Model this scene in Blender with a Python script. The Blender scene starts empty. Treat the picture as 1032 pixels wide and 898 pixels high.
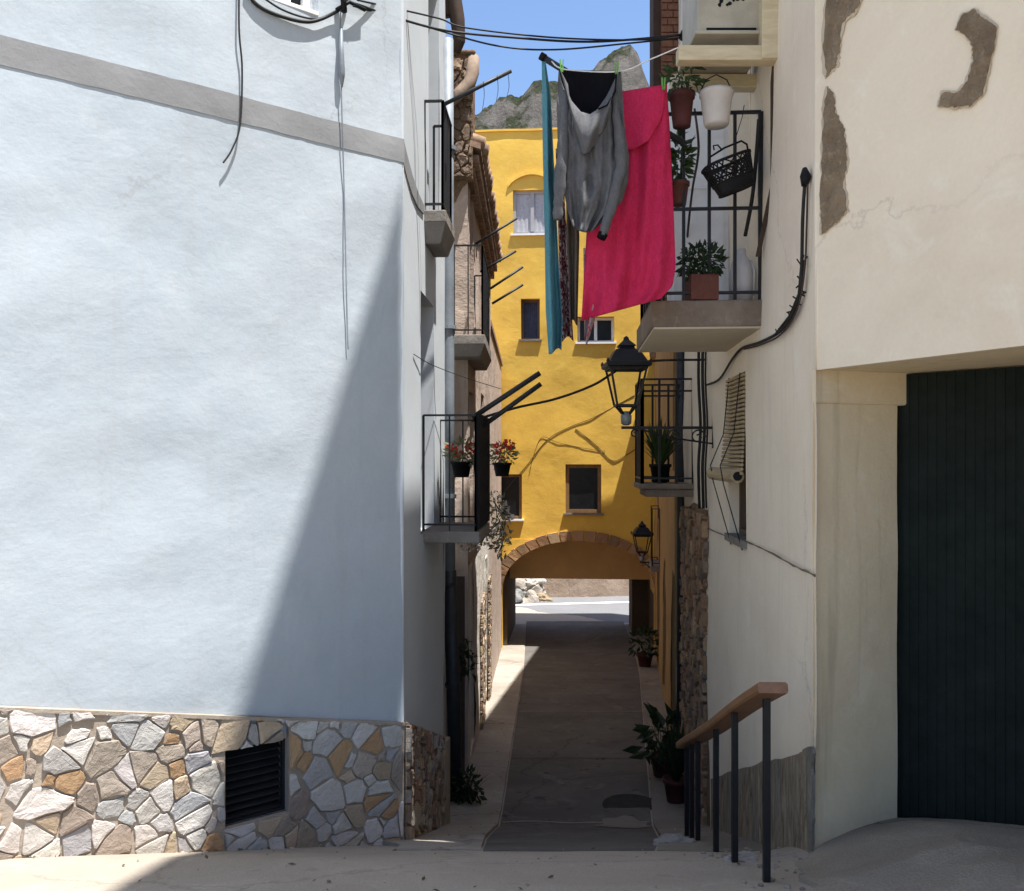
import bpy, bmesh, math, random
from mathutils import Vector, noise
R = math.radians
random.seed(7)
scene = bpy.context.scene
COL = scene.collection
F, CX, HY, EYE = 880.0, 516.0, 462.0, 1.5
V = Vector

# ------------------------------------------------------------------ helpers
def PX(x, y, d):
    return V(((x-CX)*d/F, d, EYE+(HY-y)*d/F))

class Wall:
    """vertical plane through two plan points; n faces the camera side given by flip"""
    def __init__(s, p0, p1, flip=False):
        s.p0 = V((p0[0], p0[1], 0)); s.p1 = V((p1[0], p1[1], 0))
        s.u = (s.p1-s.p0).normalized(); s.len = (s.p1-s.p0).length
        n = V((s.u.y, -s.u.x, 0))
        if n.dot(-s.p0) < 0: n = -n
        s.n = -n if flip else n
    def hit(s, x, y, off=0.0):
        r = V(((x-CX)/F, 1.0, (HY-y)/F))
        o = s.p0+s.n*off
        t = o.dot(s.n)/r.dot(s.n)
        p = r*t; p.z += EYE
        return p
    def sz(s, x, y):
        p = s.hit(x, y); return (p-s.p0).dot(s.u), p.z
    def at(s, a, z, off=0.0):
        p = s.p0+s.u*a+s.n*off; p.z = z; return p
    def s_at_y(s, yy):
        return (yy-s.p0.y)/s.u.y

class MB:
    def __init__(s): s.v = []; s.f = []; s.c = []; s.col = None
    def add(s, vs, fs):
        b = len(s.v); s.v += [V(p) for p in vs]
        for f in fs: s.f.append([b+i for i in f]); s.c.append(s.col)
    def boxp(s, o, a, b, c):
        o, a, b, c = V(o), V(a), V(b), V(c)
        p = [o, o+a, o+a+b, o+b, o+c, o+a+c, o+a+b+c, o+b+c]
        fs = [(0,3,2,1),(4,5,6,7),(0,1,5,4),(1,2,6,5),(2,3,7,6),(3,0,4,7)]
        if a.cross(b).dot(c) < 0: fs = [tuple(reversed(f)) for f in fs]
        s.add(p, fs)
    def box(s, x0, x1, y0, y1, z0, z1):
        s.boxp((x0,y0,z0), (x1-x0,0,0), (0,y1-y0,0), (0,0,z1-z0))
    def bar(s, p, q, w, h=None, up=V((0,0,1))):
        p, q = V(p), V(q); h = h or w
        t = (q-p).normalized()
        if abs(t.dot(up)) > .95: up = V((0,1,0))
        a = t.cross(up).normalized()*w; b = a.cross(t).normalized()*h
        s.boxp(p-a/2-b/2, a, q-p, b)
    def tube(s, pts, r, seg=6, caps=True):
        pts = [V(p) for p in pts]; n = len(pts)
        rs = r if isinstance(r, (list, tuple)) else [r]*n
        vs = []; up = V((0,0,1)); pa = None
        for i, p in enumerate(pts):
            t = (pts[min(i+1,n-1)]-pts[max(i-1,0)])
            t = t.normalized() if t.length > 1e-9 else V((0,0,1))
            a = pa if pa is not None else (t.cross(up) if abs(t.dot(up)) < .95 else t.cross(V((0,1,0))))
            a = (a - t*a.dot(t)); a = a.normalized() if a.length > 1e-6 else t.orthogonal().normalized()
            pa = a; b = t.cross(a)
            for k in range(seg):
                g = 2*math.pi*k/seg
                vs.append(p+(a*math.cos(g)+b*math.sin(g))*rs[i])
        fs = []
        for i in range(n-1):
            for k in range(seg):
                k2 = (k+1) % seg
                fs.append((i*seg+k, i*seg+k2, (i+1)*seg+k2, (i+1)*seg+k))
        if caps:
            fs.append(tuple(reversed(range(seg)))); fs.append(tuple((n-1)*seg+k for k in range(seg)))
        s.add(vs, fs)
    def lathe(s, c, prof, seg=16, sx=1, sy=1):
        c = V(c); vs = []; n = len(prof)
        for r, z in prof:
            for k in range(seg):
                g = 2*math.pi*k/seg
                vs.append(c+V((r*math.cos(g)*sx, r*math.sin(g)*sy, z)))
        fs = []
        for i in range(n-1):
            for k in range(seg):
                k2 = (k+1) % seg
                fs.append((i*seg+k, i*seg+k2, (i+1)*seg+k2, (i+1)*seg+k))
        fs.append(tuple(reversed(range(seg)))); fs.append(tuple((n-1)*seg+k for k in range(seg)))
        s.add(vs, fs)
    def prism(s, pts, d):
        """polygon of 3D points extruded by vector d"""
        pts = [V(p) for p in pts]; d = V(d); n = len(pts)
        nn = V((0,0,0))
        for i in range(n): nn += (pts[i]-pts[0]).cross(pts[(i+1) % n]-pts[0])
        if nn.dot(d) > 0: pts = pts[::-1]
        vs = pts+[p+d for p in pts]
        fs = [tuple(range(n)), tuple(reversed(range(n, 2*n)))]
        for i in range(n):
            j = (i+1) % n; fs.append((j, i, n+i, n+j))
        s.add(vs, fs)
    def build(s, name, m, parent=None, smooth=False, bevel=0, weld=False):
        me = bpy.data.meshes.new(name)
        me.from_pydata([tuple(p) for p in s.v], [], s.f)
        if any(c is not None for c in s.c):
            at = me.color_attributes.new('tint', 'FLOAT_COLOR', 'CORNER')
            for p in me.polygons:
                c = s.c[p.index] or (1,1,1)
                for li in p.loop_indices: at.data[li].color = (c[0], c[1], c[2], 1)
        if weld:
            bm = bmesh.new(); bm.from_mesh(me)
            bmesh.ops.remove_doubles(bm, verts=bm.verts, dist=1e-4)
            bm.to_mesh(me); bm.free()
        if smooth:
            for p in me.polygons: p.use_smooth = True
        me.update()
        o = bpy.data.objects.new(name, me); COL.objects.link(o)
        me.materials.append(m)
        if parent is not None:
            o.parent = parent
            bpy.context.view_layer.update()
            o.matrix_parent_inverse = parent.matrix_world.inverted()
        if bevel:
            b = o.modifiers.new('bevel', 'BEVEL'); b.width = bevel; b.segments = 2; b.limit_method = 'ANGLE'
        return o

def tag(o, label=None, cat=None, group=None, kind=None):
    if label: o['label'] = label
    if cat: o['category'] = cat
    if group: o['group'] = group
    if kind: o['kind'] = kind
    return o
def empty(name, loc, label, cat, group=None):
    o = bpy.data.objects.new(name, None); COL.objects.link(o); o.location = loc
    o.empty_display_size = .1
    tag(o, label, cat, group); bpy.context.view_layer.update()
    return o
def part(name, parent):
    o = bpy.data.objects.new(name, None); COL.objects.link(o); o.parent = parent
    bpy.context.view_layer.update(); o.matrix_parent_inverse = parent.matrix_world.inverted()
    return o
def fbm(p, o=4): return noise.fractal(p, 1.0, 2.0, o)
def smooth01(t): t = max(0, min(1, t)); return t*t*(3-2*t)

# ------------------------------------------------------------------ materials
def nt(name):
    m = bpy.data.materials.new(name); m.use_nodes = True
    t = m.node_tree; b = t.nodes['Principled BSDF']
    return m, t, b
def N(t, kind, **kw):
    n = t.nodes.new(kind)
    for k, v in kw.items():
        if k in n.inputs: n.inputs[k].default_value = v
        else: setattr(n, k, v)
    return n
def rgba(c): return (c[0], c[1], c[2], 1)
def coords(t, sc=(1,1,1), kind='Object'):
    tc = N(t, 'ShaderNodeTexCoord'); mp = N(t, 'ShaderNodeMapping')
    mp.inputs['Scale'].default_value = sc
    t.links.new(tc.outputs[kind], mp.inputs['Vector'])
    return mp.outputs['Vector']
def nz(t, vec, scale, detail=5, rough=.6, dist=0):
    n = N(t, 'ShaderNodeTexNoise', Scale=scale, Detail=detail, Roughness=rough, Distortion=dist)
    t.links.new(vec, n.inputs['Vector']); return n.outputs['Fac']
def ramp(t, fac, a, b, ca=0.0, cb=1.0):
    r = N(t, 'ShaderNodeMapRange'); r.inputs['From Min'].default_value = a; r.inputs['From Max'].default_value = b
    r.inputs['To Min'].default_value = ca; r.inputs['To Max'].default_value = cb
    t.links.new(fac, r.inputs['Value']); return r.outputs['Result']
def mix(t, fac, a, b, mode='MIX'):
    n = N(t, 'ShaderNodeMix'); n.data_type = 'RGBA'; n.blend_type = mode
    if isinstance(fac, (int, float)): n.inputs[0].default_value = fac
    else: t.links.new(fac, n.inputs[0])
    for k, c in ((6, a), (7, b)):
        if isinstance(c, (tuple, list)): n.inputs[k].default_value = rgba(c)
        else: t.links.new(c, n.inputs[k])
    return n.outputs[2]
def bump(t, h, strength, dist, prev=None):
    n = N(t, 'ShaderNodeBump', Strength=strength, Distance=dist)
    t.links.new(h, n.inputs['Height'])
    if prev is not None: t.links.new(prev, n.inputs['Normal'])
    return n.outputs['Normal']

def plaster(name, c1, c2, c3=None, rough=.9, lump=.5, fine=.3, streak=.0, scale=1.0, stain=None, lumpscale=3.0, trowel=.55, hair=None):
    m, t, b = nt(name); v = coords(t)
    a = mix(t, ramp(t, nz(t, v, 1.3*scale, 6, .65, .4), .35, .68), c1, c2)
    if c3: a = mix(t, ramp(t, nz(t, v, 4.5*scale, 8, .7, .8), .55, .75), a, c3)
    if stain:
        vs = coords(t, (7, 7, .45))
        a = mix(t, ramp(t, nz(t, vs, 1.6, 5, .6), .56, .82, 0, .7), a, stain)
    if hair:
        vo = N(t, 'ShaderNodeTexVoronoi'); vo.feature = 'DISTANCE_TO_EDGE'; vo.inputs['Scale'].default_value = .62
        wn = N(t, 'ShaderNodeTexNoise', Scale=1.9, Detail=9.0, Roughness=.68); t.links.new(v, wn.inputs['Vector'])
        t.links.new(mix(t, .34, v, wn.outputs['Color']), vo.inputs['Vector'])
        ck = N(t, 'ShaderNodeMath', operation='MULTIPLY'); t.links.new(ramp(t, vo.outputs['Distance'], 0, .0045, .75, 0), ck.inputs[0])
        t.links.new(ramp(t, nz(t, v, .8, 2, .5), .48, .60), ck.inputs[1]); a = mix(t, ck.outputs[0], a, hair)
        a = mix(t, ramp(t, nz(t, v, 2.6, 9, .8, .5), .60, .74, 0, .45), a, hair)
    g = nz(t, v, 55, 4, .7)
    a = mix(t, ramp(t, g, .3, .7, .0, .10), a, tuple(x*.55 for x in c2))
    t.links.new(a, b.inputs['Base Color']); b.inputs['Roughness'].default_value = rough
    b.inputs['Specular IOR Level'].default_value = .25
    n1 = bump(t, nz(t, v, lumpscale, 6, .58, .12), lump, .06)
    sv = coords(t, (1.0, 1.0, 2.6))
    n2 = bump(t, nz(t, sv, 9, 6, .6, .25), lump*trowel, .016, n1)
    n3 = bump(t, g, fine, .004, n2)
    t.links.new(n3, b.inputs['Normal'])
    return m
def simple(name, c, rough=.6, metal=0, var=.25, scale=9, bmp=.15, spec=.3, bscale=40):
    m, t, b = nt(name); v = coords(t)
    a = mix(t, ramp(t, nz(t, v, scale, 6, .65), .3, .7), tuple(x*(1-var) for x in c), tuple(min(1, x*(1+var)) for x in c))
    t.links.new(a, b.inputs['Base Color'])
    b.inputs['Roughness'].default_value = rough; b.inputs['Metallic'].default_value = metal
    b.inputs['Specular IOR Level'].default_value = spec
    t.links.new(bump(t, nz(t, v, bscale, 4, .6), bmp, .004), b.inputs['Normal'])
    return m
def tinted(name, rough=.85, var=.35, bmp=.7, sc=14):
    m, t, b = nt(name); v = coords(t)
    at = N(t, 'ShaderNodeVertexColor'); at.layer_name = 'tint'
    g = nz(t, v, sc, 8, .7, 1.0)
    a = mix(t, ramp(t, g, .36, .66), at.outputs['Color'], (.33,.29,.25), 'MIX')
    a = mix(t, ramp(t, g, .3, .72, 1-var, 1.0), mix(t, .55, at.outputs['Color'], (.12,.10,.09)), at.outputs['Color'])
    vs = coords(t, (5, 5, 26)); st = nz(t, vs, 2.0, 6, .7, 2.5)
    a = mix(t, ramp(t, st, .58, .74, 0, .55), a, (.30,.20,.12))
    t.links.new(a, b.inputs['Base Color']); b.inputs['Roughness'].default_value = rough
    b.inputs['Specular IOR Level'].default_value = .25
    n1 = bump(t, nz(t, v, 13, 7, .65, .4), bmp, .028); n2 = bump(t, nz(t, v, 70, 5, .7), .5, .004, n1)
    t.links.new(n2, b.inputs['Normal']); return m
def leafmat(name, c, c2):
    m, t, b = nt(name); v = coords(t)
    a = mix(t, ramp(t, nz(t, v, 18, 3), .35, .65), c, c2)
    t.links.new(a, b.inputs['Base Color']); b.inputs['Roughness'].default_value = .55
    b.inputs['Specular IOR Level'].default_value = .3
    tr = N(t, 'ShaderNodeBsdfTranslucent'); t.links.new(a, tr.inputs['Color'])
    mx = N(t, 'ShaderNodeMixShader'); mx.inputs[0].default_value = .3
    t.links.new(b.outputs[0], mx.inputs[1]); t.links.new(tr.outputs[0], mx.inputs[2])
    t.links.new(mx.outputs[0], t.nodes['Material Output'].inputs['Surface']); return m
def cloth(name, c, c2=None, sheen=.2, weave=240, trans=.15, stripes=None):
    m, t, b = nt(name); v = coords(t); c2 = c2 or tuple(x*.8 for x in c)
    a = mix(t, ramp(t, nz(t, v, 6, 6, .7), .3, .7), c, c2)
    a = mix(t, ramp(t, nz(t, coords(t, (1.6,1,.55)), 52, 4, .75), .34, .68, 0, .55), a, tuple(x*.62 for x in c2))
    g = nz(t, v, weave, 2, .5)
    a = mix(t, ramp(t, g, .35, .65, 0, .35), a, tuple(x*.5 for x in c2))
    if stripes: a = mix(t, ramp(t, nz(t, v, stripes[1], 2, .5, 3), .5, .56), a, stripes[0])
    t.links.new(a, b.inputs['Base Color']); b.inputs['Roughness'].default_value = .95
    b.inputs['Specular IOR Level'].default_value = .1
    t.links.new(bump(t, g, .4, .003, bump(t, nz(t, v, 14, 4, .6), .3, .02)), b.inputs['Normal'])
    tr = N(t, 'ShaderNodeBsdfTranslucent'); t.links.new(a, tr.inputs['Color'])
    mx = N(t, 'ShaderNodeMixShader'); mx.inputs[0].default_value = trans
    t.links.new(b.outputs[0], mx.inputs[1]); t.links.new(tr.outputs[0], mx.inputs[2])
    t.links.new(mx.outputs[0], t.nodes['Material Output'].inputs['Surface'])
    return m
def glassmat(name, tint=(.95,.96,.96), alpha=.06):
    m, t, b = nt(name)
    b.inputs['Base Color'].default_value = rgba((.02,.025,.03)); b.inputs['Roughness'].default_value = .08
    tr = N(t, 'ShaderNodeBsdfTransparent'); tr.inputs['Color'].default_value = rgba(tint)
    mx = N(t, 'ShaderNodeMixShader'); mx.inputs[0].default_value = alpha
    t.links.new(tr.outputs[0], mx.inputs[1]); t.links.new(b.outputs[0], mx.inputs[2])
    t.links.new(mx.outputs[0], t.nodes['Material Output'].inputs['Surface']); return m
def wood(name, c, c2, axis=(3,40,40), rough=.6):
    m, t, b = nt(name); v = coords(t, axis)
    g = nz(t, v, 1.0, 6, .65, .6)
    t.links.new(mix(t, ramp(t, g, .35, .65), c, c2), b.inputs['Base Color']); b.inputs['Roughness'].default_value = rough
    t.links.new(bump(t, g, .3, .004), b.inputs['Normal']); return m
def ground_mat(name, c, c2, c3, cracks=.0, rough=.9, spots=None, fine=.5):
    m, t, b = nt(name); v = coords(t)
    a = mix(t, ramp(t, nz(t, v, .9, 7, .65, .6), .35, .66), c, c2)
    a = mix(t, ramp(t, nz(t, v, 3.2, 8, .7, 1.0), .54, .74, 0, .8), a, c3)
    g = nz(t, v, 90, 3, .7)
    a = mix(t, ramp(t, g, .35, .68, 0, .4), a, tuple(x*.55 for x in c2))
    if spots:
        a = mix(t, ramp(t, nz(t, v, 7.0, 3, .5), .66, .70), a, spots)
    h = bump(t, nz(t, v, 5, 6, .6), .3, .03)
    if cracks:
        vo = N(t, 'ShaderNodeTexVoronoi'); vo.feature = 'DISTANCE_TO_EDGE'; vo.inputs['Scale'].default_value = .55
        nzv = N(t, 'ShaderNodeTexNoise', Scale=1.7, Detail=9.0, Roughness=.7)
        t.links.new(v, nzv.inputs['Vector'])
        mxv = mix(t, .30, v, nzv.outputs['Color']); t.links.new(mxv, vo.inputs['Vector'])
        cr = ramp(t, vo.outputs['Distance'], .0, .006, cracks, 0)
        a = mix(t, cr, a, tuple(x*.3 for x in c2))
    t.links.new(a, b.inputs['Base Color']); b.inputs['Roughness'].default_value = rough
    b.inputs['Specular IOR Level'].default_value = .2
    t.links.new(bump(t, g, fine, .008, h), b.inputs['Normal']); return m

M = {}
M['bluewhite'] = plaster('pale blue limewash', (.43,.472,.498), (.39,.438,.47), (.455,.487,.508), lump=.27, fine=.14, lumpscale=1.6, stain=(.385,.41,.42), trowel=.25, hair=(.33,.345,.35))
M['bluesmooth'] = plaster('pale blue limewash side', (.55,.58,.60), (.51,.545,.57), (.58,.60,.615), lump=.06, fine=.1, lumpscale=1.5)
M['greyband'] = plaster('grey painted stripe', (.25,.25,.25), (.215,.215,.215), lump=.15, fine=.3, trowel=.2)
M['mortar'] = plaster('mortar', (.38,.32,.255), (.29,.235,.18), lump=.4, fine=.7)
M['stone'] = tinted('field stone')
M['rubble'] = tinted('rubble stone', bmp=1.0, sc=26)
M['creamwall'] = plaster('warm white limewash', (.85,.745,.59), (.77,.665,.52), (.86,.78,.65), hair=(.58,.50,.40), trowel=.3, lump=.2, fine=.3, stain=(.68,.59,.47), lumpscale=2.0)
M['facade'] = plaster('cream render', (.82,.71,.545), (.74,.63,.475), (.84,.755,.61), hair=(.60,.51,.40), trowel=.25, lump=.24, fine=.3, lumpscale=1.8)
M['ochrepanel'] = plaster('yellowed cream render', (.78,.66,.45), (.69,.57,.38), (.80,.71,.53), lump=.25, fine=.3, stain=(.36,.29,.19))
M['baremortar'] = plaster('bare brown mortar', (.28,.21,.135), (.17,.12,.075), (.40,.32,.22), lump=.9, fine=1.0, scale=5, lumpscale=14)
M['scarcoat'] = plaster('under coat', (.55,.46,.34), (.44,.36,.26), (.62,.54,.42), lump=.5, fine=.8, scale=4)
M['yellow'] = plaster('yellow limewash', (.78,.495,.085), (.70,.43,.075), (.82,.56,.135), lump=.4, fine=.2, lumpscale=1.0, stain=(.70,.44,.09), trowel=.25)
M['ochre'] = plaster('ochre limewash', (.36,.235,.105), (.27,.17,.075), lump=.3)
M['vault'] = plaster('vault plaster', (.62,.40,.18), (.52,.33,.14), lump=.4)
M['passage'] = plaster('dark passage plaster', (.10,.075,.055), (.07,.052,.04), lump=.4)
M['pinkwall'] = plaster('old pinkish plaster', (.52,.42,.35), (.38,.29,.23), (.60,.52,.45), lump=.6, fine=.6, stain=(.25,.18,.14))
M['oldwhite'] = plaster('old whitewash', (.66,.62,.55), (.52,.47,.40), (.30,.24,.18), lump=.7, fine=.6)
M['brownrubble'] = plaster('brown rubble wall', (.23,.15,.09), (.13,.085,.052), (.30,.21,.13), lump=1.0, fine=.9, scale=3, lumpscale=7)
M['brick'] = plaster('red brown brick', (.24,.115,.07), (.17,.08,.05), (.28,.16,.11), lump=.5, fine=.6, scale=5, lumpscale=12)
M['slab'] = plaster('weathered slab concrete', (.25,.225,.20), (.18,.16,.14), (.32,.28,.24), lump=.4, fine=.7, scale=3)
M['slabbrown'] = plaster('stained brown slab', (.24,.19,.145), (.16,.125,.095), (.31,.26,.21), lump=.5, fine=.8, scale=3, stain=(.10,.08,.06))
M['slabcream'] = plaster('slab cream paint', (.55,.49,.38), (.48,.42,.32), lump=.2)
M['iron'] = simple('black iron', (.016,.016,.018), .5, .3, spec=.4)
M['darkmetal'] = simple('dark green metal door', (.014,.019,.017), .75, .0, var=.3, scale=5, bmp=.2, spec=.08)
M['manhole'] = simple('cast iron cover', (.05,.045,.04), .95, 0, spec=.05, bscale=60, bmp=.6)
M['cable'] = simple('black cable', (.014,.014,.014), .6)
M['whitecord'] = simple('white cord', (.7,.7,.68), .7)
M['pipegrey'] = simple('blue grey zinc pipe', (.20,.225,.25), .6, .1, scale=5)
M['pipedark'] = simple('dark iron pipe', (.035,.037,.04), .5, .3)
M['rustbrown'] = simple('rusty brown gutter', (.055,.035,.025), .8, .1)
M['terracotta'] = simple('terracotta clay', (.115,.042,.03), .85, scale=16)
M['redpot'] = simple('dark red pot', (.065,.018,.016), .8)
M['whiteplastic'] = simple('white plastic', (.52,.49,.46), .5, var=.1)
M['canister'] = simple('milky plastic', (.50,.48,.47), .5, var=.1)
M['blackplastic'] = simple('black plastic', (.008,.008,.009), .6, spec=.15)
M['beam'] = wood('cream painted beam', (.62,.53,.35), (.50,.41,.25), (6,30,30))
M['acwhite'] = simple('aged white enamel', (.40,.36,.28), .5, var=.18, scale=5)
M['rail'] = wood('varnished brown handrail', (.235,.115,.05), (.16,.075,.033), (30,4,30), .45)
M['doorwood'] = wood('brown door wood', (.075,.045,.03), (.05,.03,.02), (30,30,3))
M['whitewood'] = simple('white painted wood', (.80,.79,.77), .5, var=.08)
M['greywood'] = simple('grey painted frame', (.38,.37,.36), .6, var=.1)
M['framewood'] = wood('brown window wood', (.13,.08,.05), (.09,.055,.035), (30,30,4))
M['ochrewood'] = wood('ochre brown window wood', (.26,.15,.06), (.18,.10,.04), (30,30,4))
M['darkglass'] = simple('dark window glass', (.010,.011,.013), .25, spec=.25, bmp=.02)
M['curtain'] = simple('grey curtain', (.42,.42,.43), .8, var=.2, scale=20)
M['bluecurtain'] = simple('dark blue curtain', (.05,.06,.10), .8)
M['lampglass'] = glassmat('lantern glass')
M['zinc'] = simple('zinc lamp holder', (.25,.27,.28), .5, .4)
M['reed'] = wood('reed blind', (.42,.33,.19), (.27,.20,.11), (3,3,55))
M['slate'] = None
M['tile'] = simple('old clay roof tile', (.30,.20,.14), .9, var=.45, scale=10)
M['lichentile'] = simple('pale clay tile', (.21,.155,.115), .9, var=.3)
M['voussoir'] = tinted('voussoir brick', bmp=.4)
M['concrete'] = ground_mat('street concrete', (.43,.375,.305), (.35,.30,.245), (.49,.43,.36), cracks=.3, spots=(.30,.265,.23))
M['asphalt'] = ground_mat('alley asphalt', (.17,.157,.142), (.11,.10,.09), (.27,.25,.225), cracks=.5, fine=1.0, spots=(.085,.075,.065))
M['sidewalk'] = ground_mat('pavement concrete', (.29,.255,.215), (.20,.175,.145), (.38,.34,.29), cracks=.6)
M['litpavement'] = ground_mat('pavement concrete lightened as sunlit', (.40,.36,.305), (.26,.225,.185), (.50,.46,.40), cracks=.6)  # left pavement: same concrete, lightened in colour to look sunlit
M['apron'] = ground_mat('rough apron', (.38,.33,.265), (.28,.24,.19), (.46,.405,.335), cracks=.8, fine=1.0)
M['farroad'] = ground_mat('grey road', (.20,.20,.205), (.17,.17,.175), (.23,.23,.23))
M['whitepaint'] = simple('road paint', (.75,.75,.73), .7)
M['retain'] = plaster('retaining wall', (.40,.31,.24), (.30,.22,.165), (.46,.38,.31), lump=.6, fine=.5, stain=(.22,.16,.12))
M['rock'] = tinted('pale rock', bmp=.9, sc=6)
M['leaf'] = leafmat('leaf green', (.035,.068,.024), (.055,.095,.03))
M['darkleaf'] = leafmat('dark leaf', (.018,.038,.016), (.03,.055,.02))
M['drygreen'] = leafmat('pale leaf', (.16,.18,.08), (.28,.26,.15))
M['red'] = leafmat('red petals', (.55,.03,.02), (.62,.06,.04))
M['whiteflower'] = leafmat('white petals', (.62,.58,.52), (.7,.62,.60))
M['grey'] = cloth('grey marl jersey', (.20,.20,.205), (.14,.14,.145), weave=260)
M['black'] = cloth('black lining', (.012,.012,.016), (.009,.009,.012))
M['pink'] = cloth('crimson pink terry', (.83,.052,.155), (.73,.038,.122), weave=200, trans=.22)
M['teal'] = cloth('teal towel', (.16,.42,.49), (.13,.35,.42), trans=.25)
M['redcloth'] = cloth('dark red patterned cloth', (.22,.03,.04), (.15,.02,.03), stripes=((.45,.40,.40), 18))
M['greycloth'] = cloth('taupe cloth', (.20,.17,.14), (.15,.125,.10))
M['whitepink'] = cloth('white and pink cloth', (.55,.48,.48), (.45,.36,.37), stripes=((.5,.08,.12), 14))
M['peg'] = simple('green peg', (.12,.32,.05), .5)

def slate():
    m, t, b = nt('slate cladding'); v = coords(t, (9, 9, 2.0)); v2 = coords(t)
    g = nz(t, v, 1.5, 9, .78, 1.6); big = nz(t, coords(t, (5,5,.5)), .9, 3, .5)
    a = mix(t, ramp(t, g, .34, .62), (.06,.042,.026), (.50,.41,.29))
    a = mix(t, ramp(t, big, .56, .62, 0, .55), a, (.20,.215,.21))
    a = mix(t, ramp(t, nz(t, coords(t, (14,14,1.2)), 1.3, 6, .7, 1), .55, .66, 0, .8), a, (.36,.20,.08))
    a = mix(t, ramp(t, nz(t, v2, 11, 9, .8, .6), .60, .68), a, (.50,.45,.38))
    a = mix(t, ramp(t, nz(t, v2, 6, 9, .8, .6), .62, .70), a, (.07,.055,.04))
    t.links.new(a, b.inputs['Base Color']); b.inputs['Roughness'].default_value = .85
    t.links.new(bump(t, nz(t, v2, 24, 7, .7), .6, .01, bump(t, g, 1.0, .03)), b.inputs['Normal']); return m
M['slate'] = slate()
def hillmat():
    m, t, b = nt('mountain'); v = coords(t)
    rock = mix(t, ramp(t, nz(t, coords(t, (1,1,.35)), .16, 8, .75, 1), .35, .65), (.10,.092,.083), (.19,.174,.155))
    green = mix(t, ramp(t, nz(t, v, .5, 6, .7), .4, .62), (.034,.04,.026), (.07,.074,.045))
    gm = N(t, 'ShaderNodeNewGeometry'); sp = N(t, 'ShaderNodeSeparateXYZ'); t.links.new(gm.outputs['Normal'], sp.inputs[0])
    mn = N(t, 'ShaderNodeMath', operation='ADD'); t.links.new(ramp(t, sp.outputs['Z'], .25, .75), mn.inputs[0])
    t.links.new(ramp(t, nz(t, v, .10, 7, .75), .35, .7, -.55, .55), mn.inputs[1])
    f = ramp(t, mn.outputs[0], .40, .78)
    t.links.new(mix(t, f, rock, green), b.inputs['Base Color']); b.inputs['Roughness'].default_value = 1
    b.inputs['Specular IOR Level'].default_value = 0
    t.links.new(bump(t, nz(t, v, .45, 8, .75), 1.0, 2.5), b.inputs['Normal']); return m
M['hill'] = hillmat()

# ------------------------------------------------------------------ terrain
PROF = [(-50,1.42),(0,1.5),(2,1.6),(3.5,1.733),(4.2,1.93),(4.8,2.16),(5.6,2.47),(7.0,2.99),(7.6,3.2),(8.4,3.30),(21,4.6),(30,4.75),(1000,4.75)]
def prof(y):
    for (a, za), (b, zb) in zip(PROF, PROF[1:]):
        if y <= b: return za+(zb-za)*(y-a)/(b-a)
    return PROF[-1][1]
def gz(x, y):
    z = EYE-prof(y)
    if x > 1.1 and y < 5.2:
        z += .185*smooth01((x-1.15)/.8)*smooth01((5.0-y)/.7)
    z += .012*fbm(V((x*.8, y*.8, 0)))
    return z
def grid_mesh(xs, ys, fz, name, m, kind='structure'):
    mb = MB(); nx = len(xs)
    vs = [V((x, y, fz(x, y))) for y in ys for x in xs]
    fs = [(j*nx+i, j*nx+i+1, (j+1)*nx+i+1, (j+1)*nx+i) for j in range(len(ys)-1) for i in range(nx-1)]
    mb.add(vs, fs); o = mb.build(name, m, smooth=True)
    if kind: o['kind'] = kind
    return o
def rng(a, b, st):
    n = max(1, round((b-a)/st)); return [a+(b-a)*i/n for i in range(n+1)]
xs = [-900,-300,-100,-40,-15,-8]+rng(-6,5,.14)+[7,10,20,50,120,300,900]
ys = [-900,-200,-60,-20,-8]+rng(-5,9,.12)+rng(9.4,34,.4)+[40,60,90,150,300,900,3000]
grid_mesh(xs, ys, gz, 'ground', M['concrete'])
LB = [(4.75,-.17),(6,-.185),(8,-.1),(16.8,.21),(21,.30),(25,.4)]
RB = [(4.75,.785),(6,1.02),(8.06,1.29),(16.8,2.46),(21,2.95),(25,3.2)]
def interp(tab, y):
    for (a, va), (b, vb) in zip(tab, tab[1:]):
        if y <= b: return va+(vb-va)*(y-a)/(b-a)
    return tab[-1][1]
def strip(name, m, y0, y1, fl, fr, lift, nx=12, edge=0.0, step=.12):
    """a sheet between two plan curves, lying lift above the ground; edge = drop of its border skirts"""
    mb = MB(); yy = rng(y0, y1, step); vs = []; n = nx+3
    for y in yy:
        l, r = fl(y), fr(y)
        row = [V((l, y, gz(l, y)-.03))]+[V((l+(r-l)*i/nx, y, gz(l+(r-l)*i/nx, y)+.004+(lift-.004)*smooth01((y-y0)/.8))) for i in range(nx+1)]+[V((r, y, gz(r, y)-.03))]
        vs += row
    fs = [(j*n+i, j*n+i+1, (j+1)*n+i+1, (j+1)*n+i) for j in range(len(yy)-1) for i in range(n-1)]
    fs.append(tuple(reversed(range(n)))); 
    mb.add(vs, fs); o = mb.build(name, m); o['kind'] = 'structure'; return o
strip('alley_road', M['asphalt'], 4.75, 25.0, lambda y: interp(LB, y)+.012, lambda y: interp(RB, y)-.012, .006)
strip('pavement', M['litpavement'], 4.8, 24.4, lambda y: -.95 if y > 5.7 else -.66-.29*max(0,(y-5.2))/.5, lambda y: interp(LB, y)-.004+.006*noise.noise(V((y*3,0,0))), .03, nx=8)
strip('pavement', M['sidewalk'], 4.75, 24.4, lambda y: interp(RB, y)+.004+.006*noise.noise(V((y*3,5,0))), lambda y: max(1.6+.07*(y-4.9), 1.6) if y < 8 else 1.82+.17*(y-8), .03, nx=8)

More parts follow.
